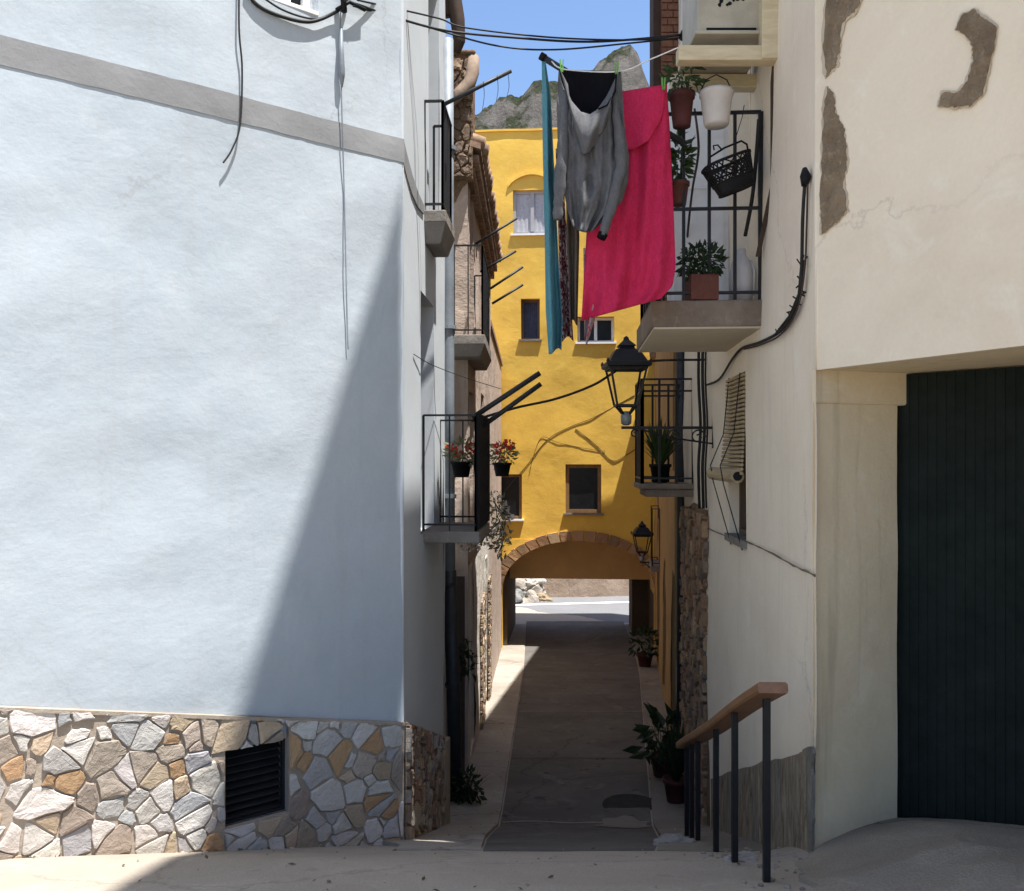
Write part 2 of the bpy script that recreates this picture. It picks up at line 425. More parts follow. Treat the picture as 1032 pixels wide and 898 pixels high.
# ------------------------------------------------------------------ wall builder
def wall_holes(name, W, s0, s1, z0, z1, holes, m, parent, cell=.2, amp=0.0, freq=.9, off=0.0, reveal=.18, rm=None, ztop=None, seed=0, lean=0.0, thick=0):
    ss = sorted({s0, s1, *[h[0] for h in holes], *[h[1] for h in holes]}); ss = [s for s in ss if s0-1e-6 <= s <= s1+1e-6]
    zz = sorted({z0, z1, *[h[2] for h in holes], *[h[3] for h in holes]}); zz = [z for z in zz if z0-1e-6 <= z <= z1+1e-6]
    def fine(a):
        out = [a[0]]
        for p, q in zip(a, a[1:]): out += rng(p, q, cell)[1:]
        return out
    S, Z = fine(ss), fine(zz)
    def pt(s, z, o=0.0):
        d = amp*fbm(V((s*freq+seed*13.1, z*freq, seed*7.7)), 4) if amp else 0
        zz_ = z
        if ztop and z > z1-1e-6: zz_ = ztop(s)
        return W.at(s, zz_, off+d+o+lean*(z-z0))
    mb = MB(); idx = {}
    def vid(i, j):
        if (i, j) not in idx:
            idx[(i, j)] = len(mb.v); mb.v.append(pt(S[i], Z[j]))
        return idx[(i, j)]
    up = W.u.cross(V((0,0,1))).dot(W.n) > 0
    for i in range(len(S)-1):
        for j in range(len(Z)-1):
            cs, cz = (S[i]+S[i+1])/2, (Z[j]+Z[j+1])/2
            if any(h[0] < cs < h[1] and h[2] < cz < h[3] for h in holes): continue
            f = [vid(i,j), vid(i+1,j), vid(i+1,j+1), vid(i,j+1)]
            mb.f.append(f if up else f[::-1]); mb.c.append(None)
    for h in holes:
        for (a, b) in (((h[0],h[2]),(h[1],h[2])), ((h[1],h[2]),(h[1],h[3])), ((h[1],h[3]),(h[0],h[3])), ((h[0],h[3]),(h[0],h[2]))):
            A, B = pt(*a), pt(*b)
            q = [A, A-W.n*reveal, B-W.n*reveal, B]
            mb.add(q if up else q[::-1], [(0,1,2,3)])
    if thick:
        for (a, b) in (((s0,z0),(s1,z0)), ((s1,z0),(s1,z1)), ((s1,z1),(s0,z1)), ((s0,z1),(s0,z0))):
            A, B = pt(*a), pt(*b); mb.add([A, A-W.n*thick, B-W.n*thick, B], [(0,1,2,3)])
    return mb.build(name, m, parent, smooth=amp > 0)
def patch(name, W, pts, th, m, parent, off=0.0, jag=0.0, sub=1, seed=1):
    rnd = random.Random(seed); P = [W.hit(x, y, off) for x, y in pts]; out = []
    for i, p in enumerate(P):
        q = P[(i+1) % len(P)]
        for k in range(sub):
            r = p.lerp(q, k/sub)
            if jag: r = r+W.u*rnd.uniform(-jag, jag)+V((0,0,rnd.uniform(-jag, jag)))
            out.append(r)
    mb = MB(); mb.prism(out, W.n*th); return mb.build(name, m, parent)
def scar(W, pts, seed, jag):
    cx_ = sum(p[0] for p in pts)/len(pts); cy_ = sum(p[1] for p in pts)/len(pts); rnd = random.Random(seed*7)
    big = []
    for i, p in enumerate(pts):
        a, b = pts[i-1], pts[(i+1) % len(pts)]; tx, ty = b[0]-a[0], b[1]-a[1]; L = math.hypot(tx, ty)+1e-6
        g = rnd.uniform(.4, 3.2); area = sum(q[0]*r_[1]-r_[0]*q[1] for q, r_ in zip(pts, pts[1:]+pts[:1])); sg = 1 if area > 0 else -1
        big.append((p[0]+ty/L*g*sg, p[1]-tx/L*g*sg))
    o = patch('render_scar', W, big, .004, M['scarcoat'], wh, off=.004, jag=jag, sub=6, seed=seed+40)
    patch('bare_mortar', W, pts, .003, M['baremortar'], o, off=.0085, jag=jag, sub=7, seed=seed)
def shell(name, pts, z0, z1, m, parent, skip=(), top=True):
    mb = MB(); n = len(pts)
    for i in range(n):
        if i in skip: continue
        a, b = pts[i], pts[(i+1) % n]
        mb.add([(a[0],a[1],z0),(b[0],b[1],z0),(b[0],b[1],z1),(a[0],a[1],z1)], [(0,1,2,3)])
    if top: mb.add([(p[0],p[1],z1) for p in pts], [tuple(range(n))])
    return mb.build(name, m, parent)

# ------------------------------------------------------------------ stone facing (cells of a crazy paving)
def clip(poly, p, n):
    out = []
    for i in range(len(poly)):
        a, b = poly[i], poly[(i+1) % len(poly)]
        da = (a[0]-p[0])*n[0]+(a[1]-p[1])*n[1]; db = (b[0]-p[0])*n[0]+(b[1]-p[1])*n[1]
        if da <= 0: out.append(a)
        if (da < 0 < db) or (db < 0 < da):
            t = da/(da-db); out.append((a[0]+(b[0]-a[0])*t, a[1]+(b[1]-a[1])*t))
    return out
STONES = [((.53,.49,.44),5),((.42,.40,.375),4),((.39,.33,.265),3),((.36,.355,.35),1.5),((.41,.255,.135),2),((.43,.335,.23),2),((.31,.25,.20),2.5),((.56,.525,.48),3)]
BROWNS = [((.27,.19,.13),4),((.20,.14,.10),4),((.34,.25,.18),3),((.30,.17,.11),2),((.38,.31,.25),1)]
def pick(rnd, tab):
    w = rnd.uniform(0, sum(x[1] for x in tab))
    for c, k in tab:
        w -= k
        if w <= 0: g = rnd.uniform(.8, 1.15); return tuple(min(.8, max(.02, x*g*rnd.uniform(.98, 1.02))) for x in c)
    return tab[0][0]
def stones(mb, W, s0, s1, zb, zt, size, gap, off, th, tab, seed, hole=None, asp=1.25, drop=.12):
    """zb, zt: functions of s. fills the band with irregular stones"""
    rnd = random.Random(seed); sites = []
    zmin, zmax = min(zb(s0), zb(s1)), max(zt(s0), zt(s1))
    a, b = size*asp, size
    j = 0; z = zmin-b
    while z < zmax+b:
        s = s0-a+(a*.5 if j % 2 else 0)
        while s < s1+a:
            if rnd.random() > drop:
                sites.append((s+rnd.uniform(-.46,.46)*a, z+rnd.uniform(-.46,.46)*b, rnd.choice((.5,.75,1,1.3,1.6))))
            s += a
        z += b; j += 1
    for i, p in enumerate(sites):
        poly = [(p[0]-2.4*a,p[1]-2.4*b),(p[0]+2.4*a,p[1]-2.4*b),(p[0]+2.4*a,p[1]+2.4*b),(p[0]-2.4*a,p[1]+2.4*b)]
        for k, q in enumerate(sites):
            if k == i or abs(q[0]-p[0]) > 3*a or abs(q[1]-p[1]) > 3*b: continue
            fr = p[2]/(p[2]+q[2]); poly = clip(poly, (p[0]+(q[0]-p[0])*fr, p[1]+(q[1]-p[1])*fr), (q[0]-p[0], q[1]-p[1]))
            if len(poly) < 3: break
        if len(poly) < 3: continue
        poly = clip(poly, (s0,0), (-1,0)); poly = clip(poly, (s1,0), (1,0)) if len(poly) > 2 else []
        if len(poly) < 3: continue
        sl = (zt(s1)-zt(s0))/(s1-s0); poly = clip(poly, (s0, zt(s0)), (-sl, 1))
        if len(poly) < 3: continue
        sl = (zb(s1)-zb(s0))/(s1-s0); poly = clip(poly, (s0, zb(s0)), (sl, -1))
        if len(poly) < 3: continue
        if hole:
            cx = sum(v[0] for v in poly)/len(poly); cz = sum(v[1] for v in poly)/len(poly)
            if max(v[0] for v in poly) > hole[0] and min(v[0] for v in poly) < hole[1] and max(v[1] for v in poly) > hole[2] and min(v[1] for v in poly) < hole[3]:
                d = [(cx-hole[1], (hole[1],0), (-1,0)), (hole[0]-cx, (hole[0],0), (1,0)), (cz-hole[3], (0,hole[3]), (0,-1)), (hole[2]-cz, (0,hole[2]), (0,1))]
                d.sort(key=lambda t: -t[0])
                poly = clip(poly, d[0][1], d[0][2])
                if len(poly) < 3: continue
        n = len(poly)
        ar = abs(sum(poly[k][0]*poly[(k+1) % n][1]-poly[(k+1) % n][0]*poly[k][1] for k in range(n)))/2
        if ar < size*size*.06: continue
        # inset by gap, then cut corners
        ctr = (sum(v[0] for v in poly)/n, sum(v[1] for v in poly)/n)
        sgn = 1 if sum(poly[k][0]*poly[(k+1) % n][1]-poly[(k+1) % n][0]*poly[k][1] for k in range(n)) > 0 else -1
        ins = poly; g = gap*rnd.uniform(.6, 1.35)
        for k in range(n):
            p0, p1 = poly[k], poly[(k+1) % n]; ex, ez = p1[0]-p0[0], p1[1]-p0[1]; L = math.hypot(ex, ez)
            if L < 1e-6: continue
            nx, nz_ = ez/L*sgn, -ex/L*sgn
            ins = clip(ins, (p0[0]-nx*g, p0[1]-nz_*g), (nx, nz_))
            if len(ins) < 3: break
        if len(ins) < 3: continue
        if sgn < 0: ins = ins[::-1]
        r1 = []
        for k in range(len(ins)):
            a0, b0 = ins[k], ins[(k+1) % len(ins)]
            t = rnd.uniform(.02, .08)
            r1.append((a0[0]+(b0[0]-a0[0])*t, a0[1]+(b0[1]-a0[1])*t)); 
            mx_ = .5+rnd.uniform(-.1,.1); w = rnd.uniform(-1.3,1.3)*gap
            L = math.hypot(b0[0]-a0[0], b0[1]-a0[1])+1e-9
            r1.append((a0[0]+(b0[0]-a0[0])*mx_-(b0[1]-a0[1])/L*w, a0[1]+(b0[1]-a0[1])*mx_+(b0[0]-a0[0])/L*w))
            r1.append((a0[0]+(b0[0]-a0[0])*(1-t), a0[1]+(b0[1]-a0[1])*(1-t)))
        ctr = (sum(v[0] for v in r1)/len(r1), sum(v[1] for v in r1)/len(r1))
        tx, tz = rnd.uniform(-.08,.08), rnd.uniform(-.08,.08); h = th*rnd.uniform(.65, 1.2)
        rings = []
        for sc, o in ((1.03, off-.01), (1.0, off+h*.45), (.955, off+h*.92), (.6, off+h*1.0)):
            rings.append([W.at(ctr[0]+(v[0]-ctr[0])*sc, ctr[1]+(v[1]-ctr[1])*sc, o+((v[0]-ctr[0])*tx+(v[1]-ctr[1])*tz if o > off else 0)+(.12*h*rnd.uniform(-1,1) if sc < .99 else 0)) for v in r1])
        m_ = len(r1); flat = [v for r in rings for v in r]
        fs = []
        for q in range(3):
            for k in range(m_):
                k2 = (k+1) % m_; fs.append((q*m_+k, q*m_+k2, (q+1)*m_+k2, (q+1)*m_+k))
        fs.append(tuple(3*m_+k for k in range(m_)))
        if W.u.cross(V((0,0,1))).dot(W.n) < 0: fs = [tuple(reversed(f)) for f in fs]
        mb.col = pick(rnd, tab); mb.add(flat, fs); mb.col = None

# ------------------------------------------------------------------ railings, slabs, windows
def railing(path, z0, h, parent, bar=.007, step=.11, rail=.012, mid=None, name='railing', top=None):
    mb = MB(); pts = [V((p[0],p[1],0)) for p in path]
    zt = z0+h
    for a, b in zip(pts, pts[1:]):
        for z in ((zt,) if mid is None else (zt, mid))+(z0+.05,):
            mb.bar(a+V((0,0,z)), b+V((0,0,z)), rail*2, rail*1.2)
        L = (b-a).length; n = max(1, round(L/step))
        for i in range(n+1):
            p = a.lerp(b, i/n); w = bar*2 if 0 < i < n else bar*3
            mb.bar(p+V((0,0,z0-.01)), p+V((0,0,zt)), w, w)
    return mb.build(name, M['iron'], parent)
def slab(poly, z0, z1, m, parent, name='slab', bevel=.008):
    mb = MB(); mb.prism([V((p[0],p[1],z0)) for p in poly], V((0,0,z1-z0)))
    return mb.build(name, m, parent, bevel=bevel)
def window_in(W, h, depth, parent, fm, gm, name='window', fw=.05, mull=True, bars=0, off=0.0):
    """frame plus pane inside a hole (s0,s1,z0,z1), set back by depth"""
    s0, s1, z0, z1 = h; d = off-depth
    mb = MB()
    def bx(a0, a1, b0, b1, dd=.05):
        mb.boxp(W.at(a0,b0,d), W.u*(a1-a0), V((0,0,b1-b0)), W.n*dd)
    bx(s0, s0+fw, z0, z1); bx(s1-fw, s1, z0, z1); bx(s0+fw, s1-fw, z0, z0+fw); bx(s0+fw, s1-fw, z1-fw, z1)
    if mull: bx((s0+s1)/2-fw*.6, (s0+s1)/2+fw*.6, z0+fw, z1-fw, .06)
    w = mb.build(name, fm, parent)
    p = MB(); p.boxp(W.at(s0,z0,d-.02), W.u*(s1-s0), V((0,0,z1-z0)), W.n*.03)
    p.build('pane', gm, w); return w
def cable(pts, r, label, m=None, sag=0, n=14, name='cable', group=None, spline=True):
    P = [V(p) for p in pts]; out = []
    for i in range(len(P)-1):
        p0 = P[max(i-1,0)]; p1 = P[i]; p2 = P[i+1]; p3 = P[min(i+2,len(P)-1)]
        for k in range(n):
            t = k/n
            if spline and len(P) > 2:
                q = .5*((2*p1)+(-p0+p2)*t+(2*p0-5*p1+4*p2-p3)*t*t+(-p0+3*p1-3*p2+p3)*t**3)
            else: q = p1.lerp(p2, t)
            q = q-V((0,0,sag*4*t*(1-t))); out.append(q)
    out.append(P[-1]); mb = MB(); mb.tube(out, r, 6)
    o = mb.build(name, m or M['cable'], smooth=True)
    return tag(o, label, 'cable', group)
# leaves
def leaves(mb, c, rad, n, size, seed, droop=.3, narrow=.45, shell_=.0, curl=.25):
    rnd = random.Random(seed); c = V(c)
    for _ in range(n):
        while True:
            q = V((rnd.uniform(-1,1), rnd.uniform(-1,1), rnd.uniform(-1,1)))
            if shell_ <= q.length <= 1: break
        p = c+V((q.x*rad[0], q.y*rad[1], q.z*rad[2]))
        d = (V((q.x, q.y, q.z+.3))+V((rnd.uniform(-.7,.7), rnd.uniform(-.7,.7), rnd.uniform(-.7,.5)-droop))).normalized()
        w = d.orthogonal().normalized(); w.rotate(__import__('mathutils').Quaternion(d, rnd.uniform(0, 6.28)))
        L = size*rnd.uniform(.6, 1.35); nn = d.cross(w)
        mb.add([p, p+d*L*.45+w*L*narrow*.5+nn*L*.06, p+d*L-nn*L*curl, p+d*L*.45-w*L*narrow*.5+nn*L*.06, p+d*L*.5-nn*L*.05],
               [(0,1,4),(1,2,4),(2,3,4),(3,0,4)])
def blades(mb, c, n, L, w, seed, spread=.6, droop=.6):
    rnd = random.Random(seed); c = V(c)
    for _ in range(n):
        a = rnd.uniform(0, 6.28); sp = rnd.uniform(.15, 1)*spread; l = L*rnd.uniform(.6, 1.15)
        h = V((math.cos(a), math.sin(a), 0)); side = V((-h.y, h.x, 0)); base = c+h*rnd.uniform(0, .03)
        vs = []; K = 5
        for k in range(K+1):
            t = k/K; p = base+h*(sp*l*t)+V((0,0,l*(t*(1-.25*sp)-droop*sp*t*t*.9)))
            ww = w*(1-t)**.6*(.5+t if t < .5 else 1)
            vs += [p-side*ww/2, p+side*ww/2]
        mb.add(vs, [(2*k, 2*k+1, 2*k+3, 2*k+2) for k in range(K)])
def pot_mb(c, r, h, taper=.72, rim=True):
    mb = MB(); p = [(r*taper, 0), (r*taper*1.01, .005), (r*.97, h*.82)]
    if rim: p += [(r*1.08, h*.83), (r*1.1, h*.99), (r*.98, h), (r*.9, h*.93)]
    else: p += [(r, h*.98), (r*1.03, h), (r*.94, h*.95)]
    mb.lathe(c, p, 18); return mb
def potted(c, r, h, label, potm, kind, leafm, size, seed, cat='potted plant', group=None, flowers=None, name='potted_plant', n=120, box=None):
    c = V(c); root = empty(name, c, label, cat, group)
    if box:
        mb = MB(); ax = V(box[0]).normalized()*box[1]; bx_ = V((-ax.y, ax.x, 0)).normalized()*r*2
        mb.boxp(c-ax/2-bx_/2, ax, bx_, V((0,0,h))); mb.build('pot', potm, root, bevel=.006)
    else: pot_mb(c, r, h).build('pot', potm, root, smooth=True)
    mb = MB()
    if kind == 'blades': blades(mb, c+V((0,0,h*.9)), n, size, size*.07, seed)
    else: leaves(mb, c+V((0,0,h+kind[2]*.75)), kind, n, size, seed)
    rnd = random.Random(seed+5)
    if kind != 'blades':
        for _ in range(7):
            q = c+V((rnd.uniform(-.5,.5)*r, rnd.uniform(-.5,.5)*r, h*.9))
            mb.tube([q, q+V((rnd.uniform(-.5,.5)*kind[0], rnd.uniform(-.5,.5)*kind[1], kind[2]*rnd.uniform(.6,1.4)))], .003, 4)
    mb.build('foliage', leafm, root)
    if flowers:
        fm, k, fr = flowers; mb = MB()
        for i in range(k):
            q = c+V((rnd.uniform(-1,1)*kind[0]*.9, rnd.uniform(-1,1)*kind[1]*.9, h+kind[2]*rnd.uniform(.7,1.9)))
            leaves(mb, q, (fr,fr,fr*.8), 16, fr*1.1, seed+i*3, droop=0, narrow=.9)
        mb.build('blossom', fm, root)
    return root

# ================================================================== WALL PLANES
C1 = V((-.706, 5.6, 0)); UF = V((.784, .621, 0)).normalized()
P0 = C1-UF*6.4
WF = Wall(P0, C1)                                   # big front of the pale blue house
WS = Wall((-.706,5.6), (-.596,7.6))                 # its alley side
WS2 = Wall((-.596,7.6), (-.70,9.3))
WB = Wall((-.47,9.3), (-.256,20.5))                 # old house row on the left
WR = Wall((1.43,4.1), (1.755,9.3))                  # white house, alley side
FU = V((.454,-.891,0)).normalized(); FA = V((1.43,4.1,0))
WFA = Wall(FA, FA+FU*1.4)                           # its chamfered front
WO = Wall((1.735,9.0), (3.45,21.2))                 # ochre house row on the right
YD = 21.0; WY = Wall((-3.5, YD+.28), (9.5, YD-.62)) # yellow facade

# ================================================================== PALE BLUE HOUSE
house = empty('limewashed_house', (-3.2,4.4,EYE-2.2), 'tall pale blue limewashed house with crazy stone base and one grey painted stripe', 'house')
sC = WF.len
a0, a1 = WF.sz(285, 5), WF.sz(321, 13); b0 = WF.sz(225, 757); b1 = WF.sz(289, 744); b2 = WF.sz(289, 818)
vent = (b0[0], b1[0], (b2[1]+WF.sz(225,833)[1])/2, (b0[1]+b1[1])/2)
win = (WF.sz(262,0)[0], WF.sz(321,0)[0], WF.sz(305,11)[1], WF.sz(305,11)[1]+1.0)
wall_holes('wall', WF, 0, sC, EYE-4, EYE+6.5, [vent, win], M['bluewhite'], house, cell=.08, amp=.020, freq=1.1, reveal=.2)
# side wall, leaning as the real corner does
sd = (WS.s_at_y(6.33), WS.s_at_y(7.02), EYE-.56, EYE+1.22)
su = (WS.s_at_y(6.72), WS.s_at_y(7.3), EYE+1.88, EYE+3.9)
wall_holes('side_wall', WS, 0, WS.len, EYE-4.2, EYE+6.5, [sd, su], M['bluesmooth'], house, cell=.12, amp=.012, freq=.9, reveal=.14, seed=2)
wall_holes('side_wall', WS2, 0, WS2.len, EYE-4.2, EYE+6.5, [], M['bluesmooth'], house, cell=.2, amp=.012, freq=.9, seed=3)
for h in (sd, su):
    mb = MB(); s0, s1, z0, z1 = h
    mb.boxp(WS.at(s0,z0,-.14), WS.u*(s1-s0), V((0,0,z1-z0)), -WS.n*.04)
    for i in (0, 1):
        q0 = s0+.06+i*(s1-s0)/2
        for k in range(3): mb.boxp(WS.at(q0, z0+.1+k*(z1-z0)/3, -.138), WS.u*((s1-s0)/2-.12), V((0,0,(z1-z0)/3-.12)), WS.n*.015)
    mb.build('balcony_door', M['doorwood'], house)
# grey stripe
mb = MB()
def stripe(Wl, top, bot, amp, freq, seed, n=24, rows=3):
    b = len(mb.v); vs = []
    for i in range(n+1):
        t = i/n; s_ = top[0][0]+(top[1][0]-top[0][0])*t; zt_, zb_ = top[0][1]+(top[1][1]-top[0][1])*t, bot[0][1]+(bot[1][1]-bot[0][1])*t
        zt_ += .004*noise.noise(V((s_*9,1,0))); zb_ += .004*noise.noise(V((s_*9,7,0)))
        vs.append(Wl.at(s_, zt_, -.02))
        for k in range(rows+1):
            z = zt_+(zb_-zt_)*k/rows; vs.append(Wl.at(s_, z, amp*fbm(V((s_*freq+seed*13.1, z*freq, seed*7.7)), 4)+.005))
        vs.append(Wl.at(s_, zb_, -.02))
    r_ = rows+3; mb.add(vs, [(i*r_+k, i*r_+k+1, (i+1)*r_+k+1, (i+1)*r_+k) for i in range(n) for k in range(r_-1)])
tl, tr = WF.sz(0,34.5), WF.sz(405,140); bl, br = WF.sz(0,65), WF.sz(405,164)
ext = lambda p, q, s: (s, p[1]+(q[1]-p[1])*(s-p[0])/(q[0]-p[0]))
stripe(WF, (ext(tl,tr,.0), ext(tl,tr,sC+.012)), (ext(bl,br,.0), ext(bl,br,sC+.012)), .020, 1.1, 0, n=110)
cs = [(405,140,164),(409,157,180),(414,176,196),(420,194,209),(426,207,216)]
for (x0,t0,u0),(x1,t1,u1) in zip(cs, cs[1:]):
    P = [WS.hit(x0,t0), WS.hit(x1,t1), WS.hit(x1,u1), WS.hit(x0,u0)]
    mb.prism([p+WS.n*.012 for p in P], -WS.n*.04)
mb.build('painted_stripe', M['greyband'], house)
mb = MB(); mb.tube([V((C1.x-.004,C1.y+.012,EYE-4+.35*i)) for i in range(31)], [.016+.003*noise.noise(V((i*.9,0,0))) for i in range(31)], 10); mb.build('rounded_corner', M['bluesmooth'], house, smooth=True)
# stone base
zt = lambda s: ext(WF.sz(0,711), WF.sz(405,727), s)[1]
zb = lambda s: ext(WF.sz(0,866), WF.sz(405,848), s)[1]-.16
s_left = WF.sz(-260, 700)[0]
plinth = wall_holes('stone_base', WF, s_left, sC, zb(sC)-.4, zt(sC)+.02, [(vent[0],vent[1],vent[2],vent[3])], M['mortar'], house, cell=.12, amp=.006, freq=6, off=.028, reveal=.05, ztop=lambda s: zt(s), seed=5)
mb = MB(); stones(mb, WF, s_left, sC-.01, zb, lambda s: zt(s)-.004, .094, .0056, .030, .013, STONES, 25, hole=vent, drop=.20, asp=1.2)
mb.build('stone_facing', M['stone'], plinth)
mb = MB(); mb.prism([WF.at(s_left, zt(s_left)), WF.at(sC, zt(sC)), WF.at(sC, zt(sC)-.02), WF.at(s_left, zt(s_left)-.02)], WF.n*.04)
mb.build('mortar_ledge', M['mortar'], plinth)
zts = lambda s: ext(WS.sz(405,727), WS.sz(441,741), s)[1]
zbs = lambda s: ext(WS.sz(405,848), WS.sz(441,838), s)[1]-.25
pl2 = wall_holes('stone_base', WS, -.03, 1.72, zbs(1.7)-.6, zts(1.72)+.02, [], M['mortar'], house, cell=.14, amp=.006, freq=6, off=.028, ztop=zts, seed=6)
mb = MB(); stones(mb, WS, -.02, 1.7, zbs, lambda s: zts(s)-.004, .085, .008, .028, .032, BROWNS+STONES[2:6], 22, asp=1.0)
mb.build('stone_facing', M['rubble'], pl2)
mb = MB(); p = WS.at(1.72, 0); mb.prism([WS.at(1.72,zts(1.7)-.05), WS.at(2.0,zts(1.7)-.1), WS.at(2.0,EYE-4.3), WS.at(1.72,EYE-4.3)], WS.n*.06)
mb.build('corner_pier', M['mortar'], house, bevel=.01)
# vent louvre
mb = MB(); s0, s1, z0, z1 = vent; d = -.05
mb.boxp(WF.at(s0,z0,d-.1), WF.u*(s1-s0), V((0,0,z1-z0)), -WF.n*.02)
for a, b, c, e in ((s0,s0+.018,z0,z1),(s1-.018,s1,z0,z1),(s0,s1,z0,z0+.018),(s0,s1,z1-.018,z1)):
    mb.boxp(WF.at(a,c,d), WF.u*(b-a), V((0,0,e-c)), WF.n*.025)
v_ = mb.build('vent', M['iron'], house)
mb = MB(); k = 9
for i in range(k):
    z = z0+.02+(z1-z0-.04)*i/k; h = (z1-z0-.04)/k
    mb.prism([WF.at(s0+.02,z,d+.012), WF.at(s0+.02,z+h*.8,d-.045), WF.at(s1-.02,z+h*.8,d-.045), WF.at(s1-.02,z,d+.012)], V((0,0,.006)))
mb.build('louvre', M['iron'], v_)
w = window_in(WF, win, .13, house, M['whitewood'], M['darkglass'], fw=.06)
mb = MB(); mb.boxp(WF.at(win[0],win[2],-.12), WF.u*(win[1]-win[0]), V((0,0,.025)), WF.n*.125); mb.build('sill', M['whitewood'], w, bevel=.004)
# hidden sides and roof
shell('rear_wall', [(P0.x,P0.y),(C1.x,C1.y),(-.596,7.6),(-.70,9.3),(-9,9.3),(-9,3)], EYE-4, EYE+6.5, M['bluewhite'], house, skip=(0,1,2))
# grooved zinc downpipe on the far end of the side wall and its dark lower length
pp = empty('downpipe', PX(454,806,8.35), 'grey downpipe with black lower length at end of blue house', 'downpipe')
x = lambda px, d: (px-CX)*d/F
mb = MB(); mb.tube([PX(451,40,8.35), PX(451.5,200,8.35), PX(452,400,8.35), PX(453,585,8.35)], .056, 12); mb.build('upper_pipe', M['pipegrey'], pp, smooth=True)
mb = MB(); mb.tube([PX(453,575,8.35), PX(457,700,8.35), PX(460,812,8.35)], .066, 12); mb.build('lower_pipe', M['pipedark'], pp, smooth=True)
for y in (150, 330, 500, 588, 690):
    c = PX(452+max(0,(y-585)*.04), y, 8.35); mb = MB(); mb.tube([c-V((0,0,.018)), c+V((0,0,.018))], .075, 12); mb.bar(c, c+V((-.16,0,0)), .02); mb.build('bracket', M['pipegrey'] if y < 580 else M['pipedark'], pp)
# dark hanging eave gutter
gt = MB(); gt.tube([PX(452,-60,8.9), PX(456,-10,8.9), PX(461,20,8.9), PX(463,42,8.9), PX(460,52,8.9)], [.085,.08,.075,.06,.045], 10)
gt.tube([PX(449,-60,8.9), PX(450,16,8.9)], .06, 8); gt.build('gutter_spout', M['rustbrown'], house, smooth=True)

def side_balcony(Wl, y0, y1, z0, th, proj, h, owner, sm, name='balcony', taper=0.0, step=.11, mid=None, bar=.006, inset=-.02):
    b = part(name, owner); sa, sb = Wl.s_at_y(y0), Wl.s_at_y(y1)
    poly = [Wl.at(sa,0,inset), Wl.at(sb,0,inset), Wl.at(sb,0,proj), Wl.at(sa,0,proj)]
    mb = MB(); top = [V((p.x,p.y,z0)) for p in poly]
    mb.prism(top, V((0,0,-th)))
    if taper:
        q = [V((p.x,p.y,z0-th)) for p in poly]
        lo = [Wl.at(sa+.05,z0-th-taper,inset), Wl.at(sb-.05,z0-th-taper,inset), Wl.at(sb-.05,z0-th-taper,proj*.72), Wl.at(sa+.05,z0-th-taper,proj*.72)]
        mb.add(q+lo, [(4,5,6,7),(0,1,5,4),(1,2,6,5),(2,3,7,6),(3,0,4,7)])
    mb.build('slab', sm, b, bevel=.008)
    e = .03; path = [Wl.at(sa+e,0,min(0,inset+.03)), Wl.at(sa+e,0,proj-e), Wl.at(sb-e,0,proj-e), Wl.at(sb-e,0,0)]
    railing(path, z0, h, b, step=step, mid=(z0+mid) if mid else None, bar=bar)
    return b, path
bl_, pathL = side_balcony(WS, 6.45, 7.4, EYE-.54, .085, .42, .86, house, M['slab'], step=.16)
bu_, pathU = side_balcony(WS, 6.5, 7.05, EYE+1.85, .09, .165, .82, house, M['slab'], taper=.15, step=.1)

# ================================================================== OLD HOUSE ROW, LEFT
old = empty('old_stone_house', (-1.2,13,EYE-3.8), 'old pinkish plaster house with clay tile eaves and rubble gable beyond the downpipe', 'house')
ZE = EYE+3.2
dws = []
def hs(x, y): return WB.sz(x, y)
yS = lambda y: WB.s_at_y(y)
holes = [(yS(9.75),yS(10.45),EYE-3.35,EYE-1.25), (yS(12.9),yS(13.7),EYE-3.6,EYE-1.5), 
         (yS(9.6),yS(10.3),EYE+1.25,EYE+3.2), (yS(9.6),yS(10.3),EYE-.75,EYE+.75), (yS(11.8),yS(12.4),EYE+1.6,EYE+2.9), (yS(13.4),yS(13.9),EYE+1.5,EYE+2.7),
         (yS(11.9),yS(12.6),EYE-.7,EYE+.9)]
wall_holes('wall', WB, 0, yS(14.5), EYE-1.15, ZE, [h for h in holes if h[3] > EYE-1.2 and h[2] > EYE-1.2], M['pinkwall'], old, cell=.22, amp=.03, freq=.9, reveal=.25, seed=8)
wall_holes('lower_wall', WB, 0, yS(14.5), EYE-5, EYE-1.15, [h for h in holes if h[3] < EYE-1.2], M['oldwhite'], old, cell=.2, amp=.035, freq=1.1, reveal=.3, seed=9)
for h in holes:
    mb = MB(); mb.boxp(WB.at(h[0],h[2],-.24), WB.u*(h[1]-h[0]), V((0,0,h[3]-h[2])), -WB.n*.05)
    mb.build('door' if h[3]-h[2] > 1.6 else 'window', M['doorwood'] if h[3]-h[2] > 1.6 else M['darkglass'], old)
# rubble pier faces on the lit lower wall
for ya, yb, sd_ in ((11.6,12.5,31),(13.75,14.45,32)):
    mb = MB(); stones(mb, WB, yS(ya), yS(yb), lambda s: EYE-4.6, lambda s: EYE-1.9, .10, .008, .018, .02, BROWNS+[((.45,.33,.2),6)], sd_, asp=1.2)
    mb.build('rubble_patch', M['rubble'], old)
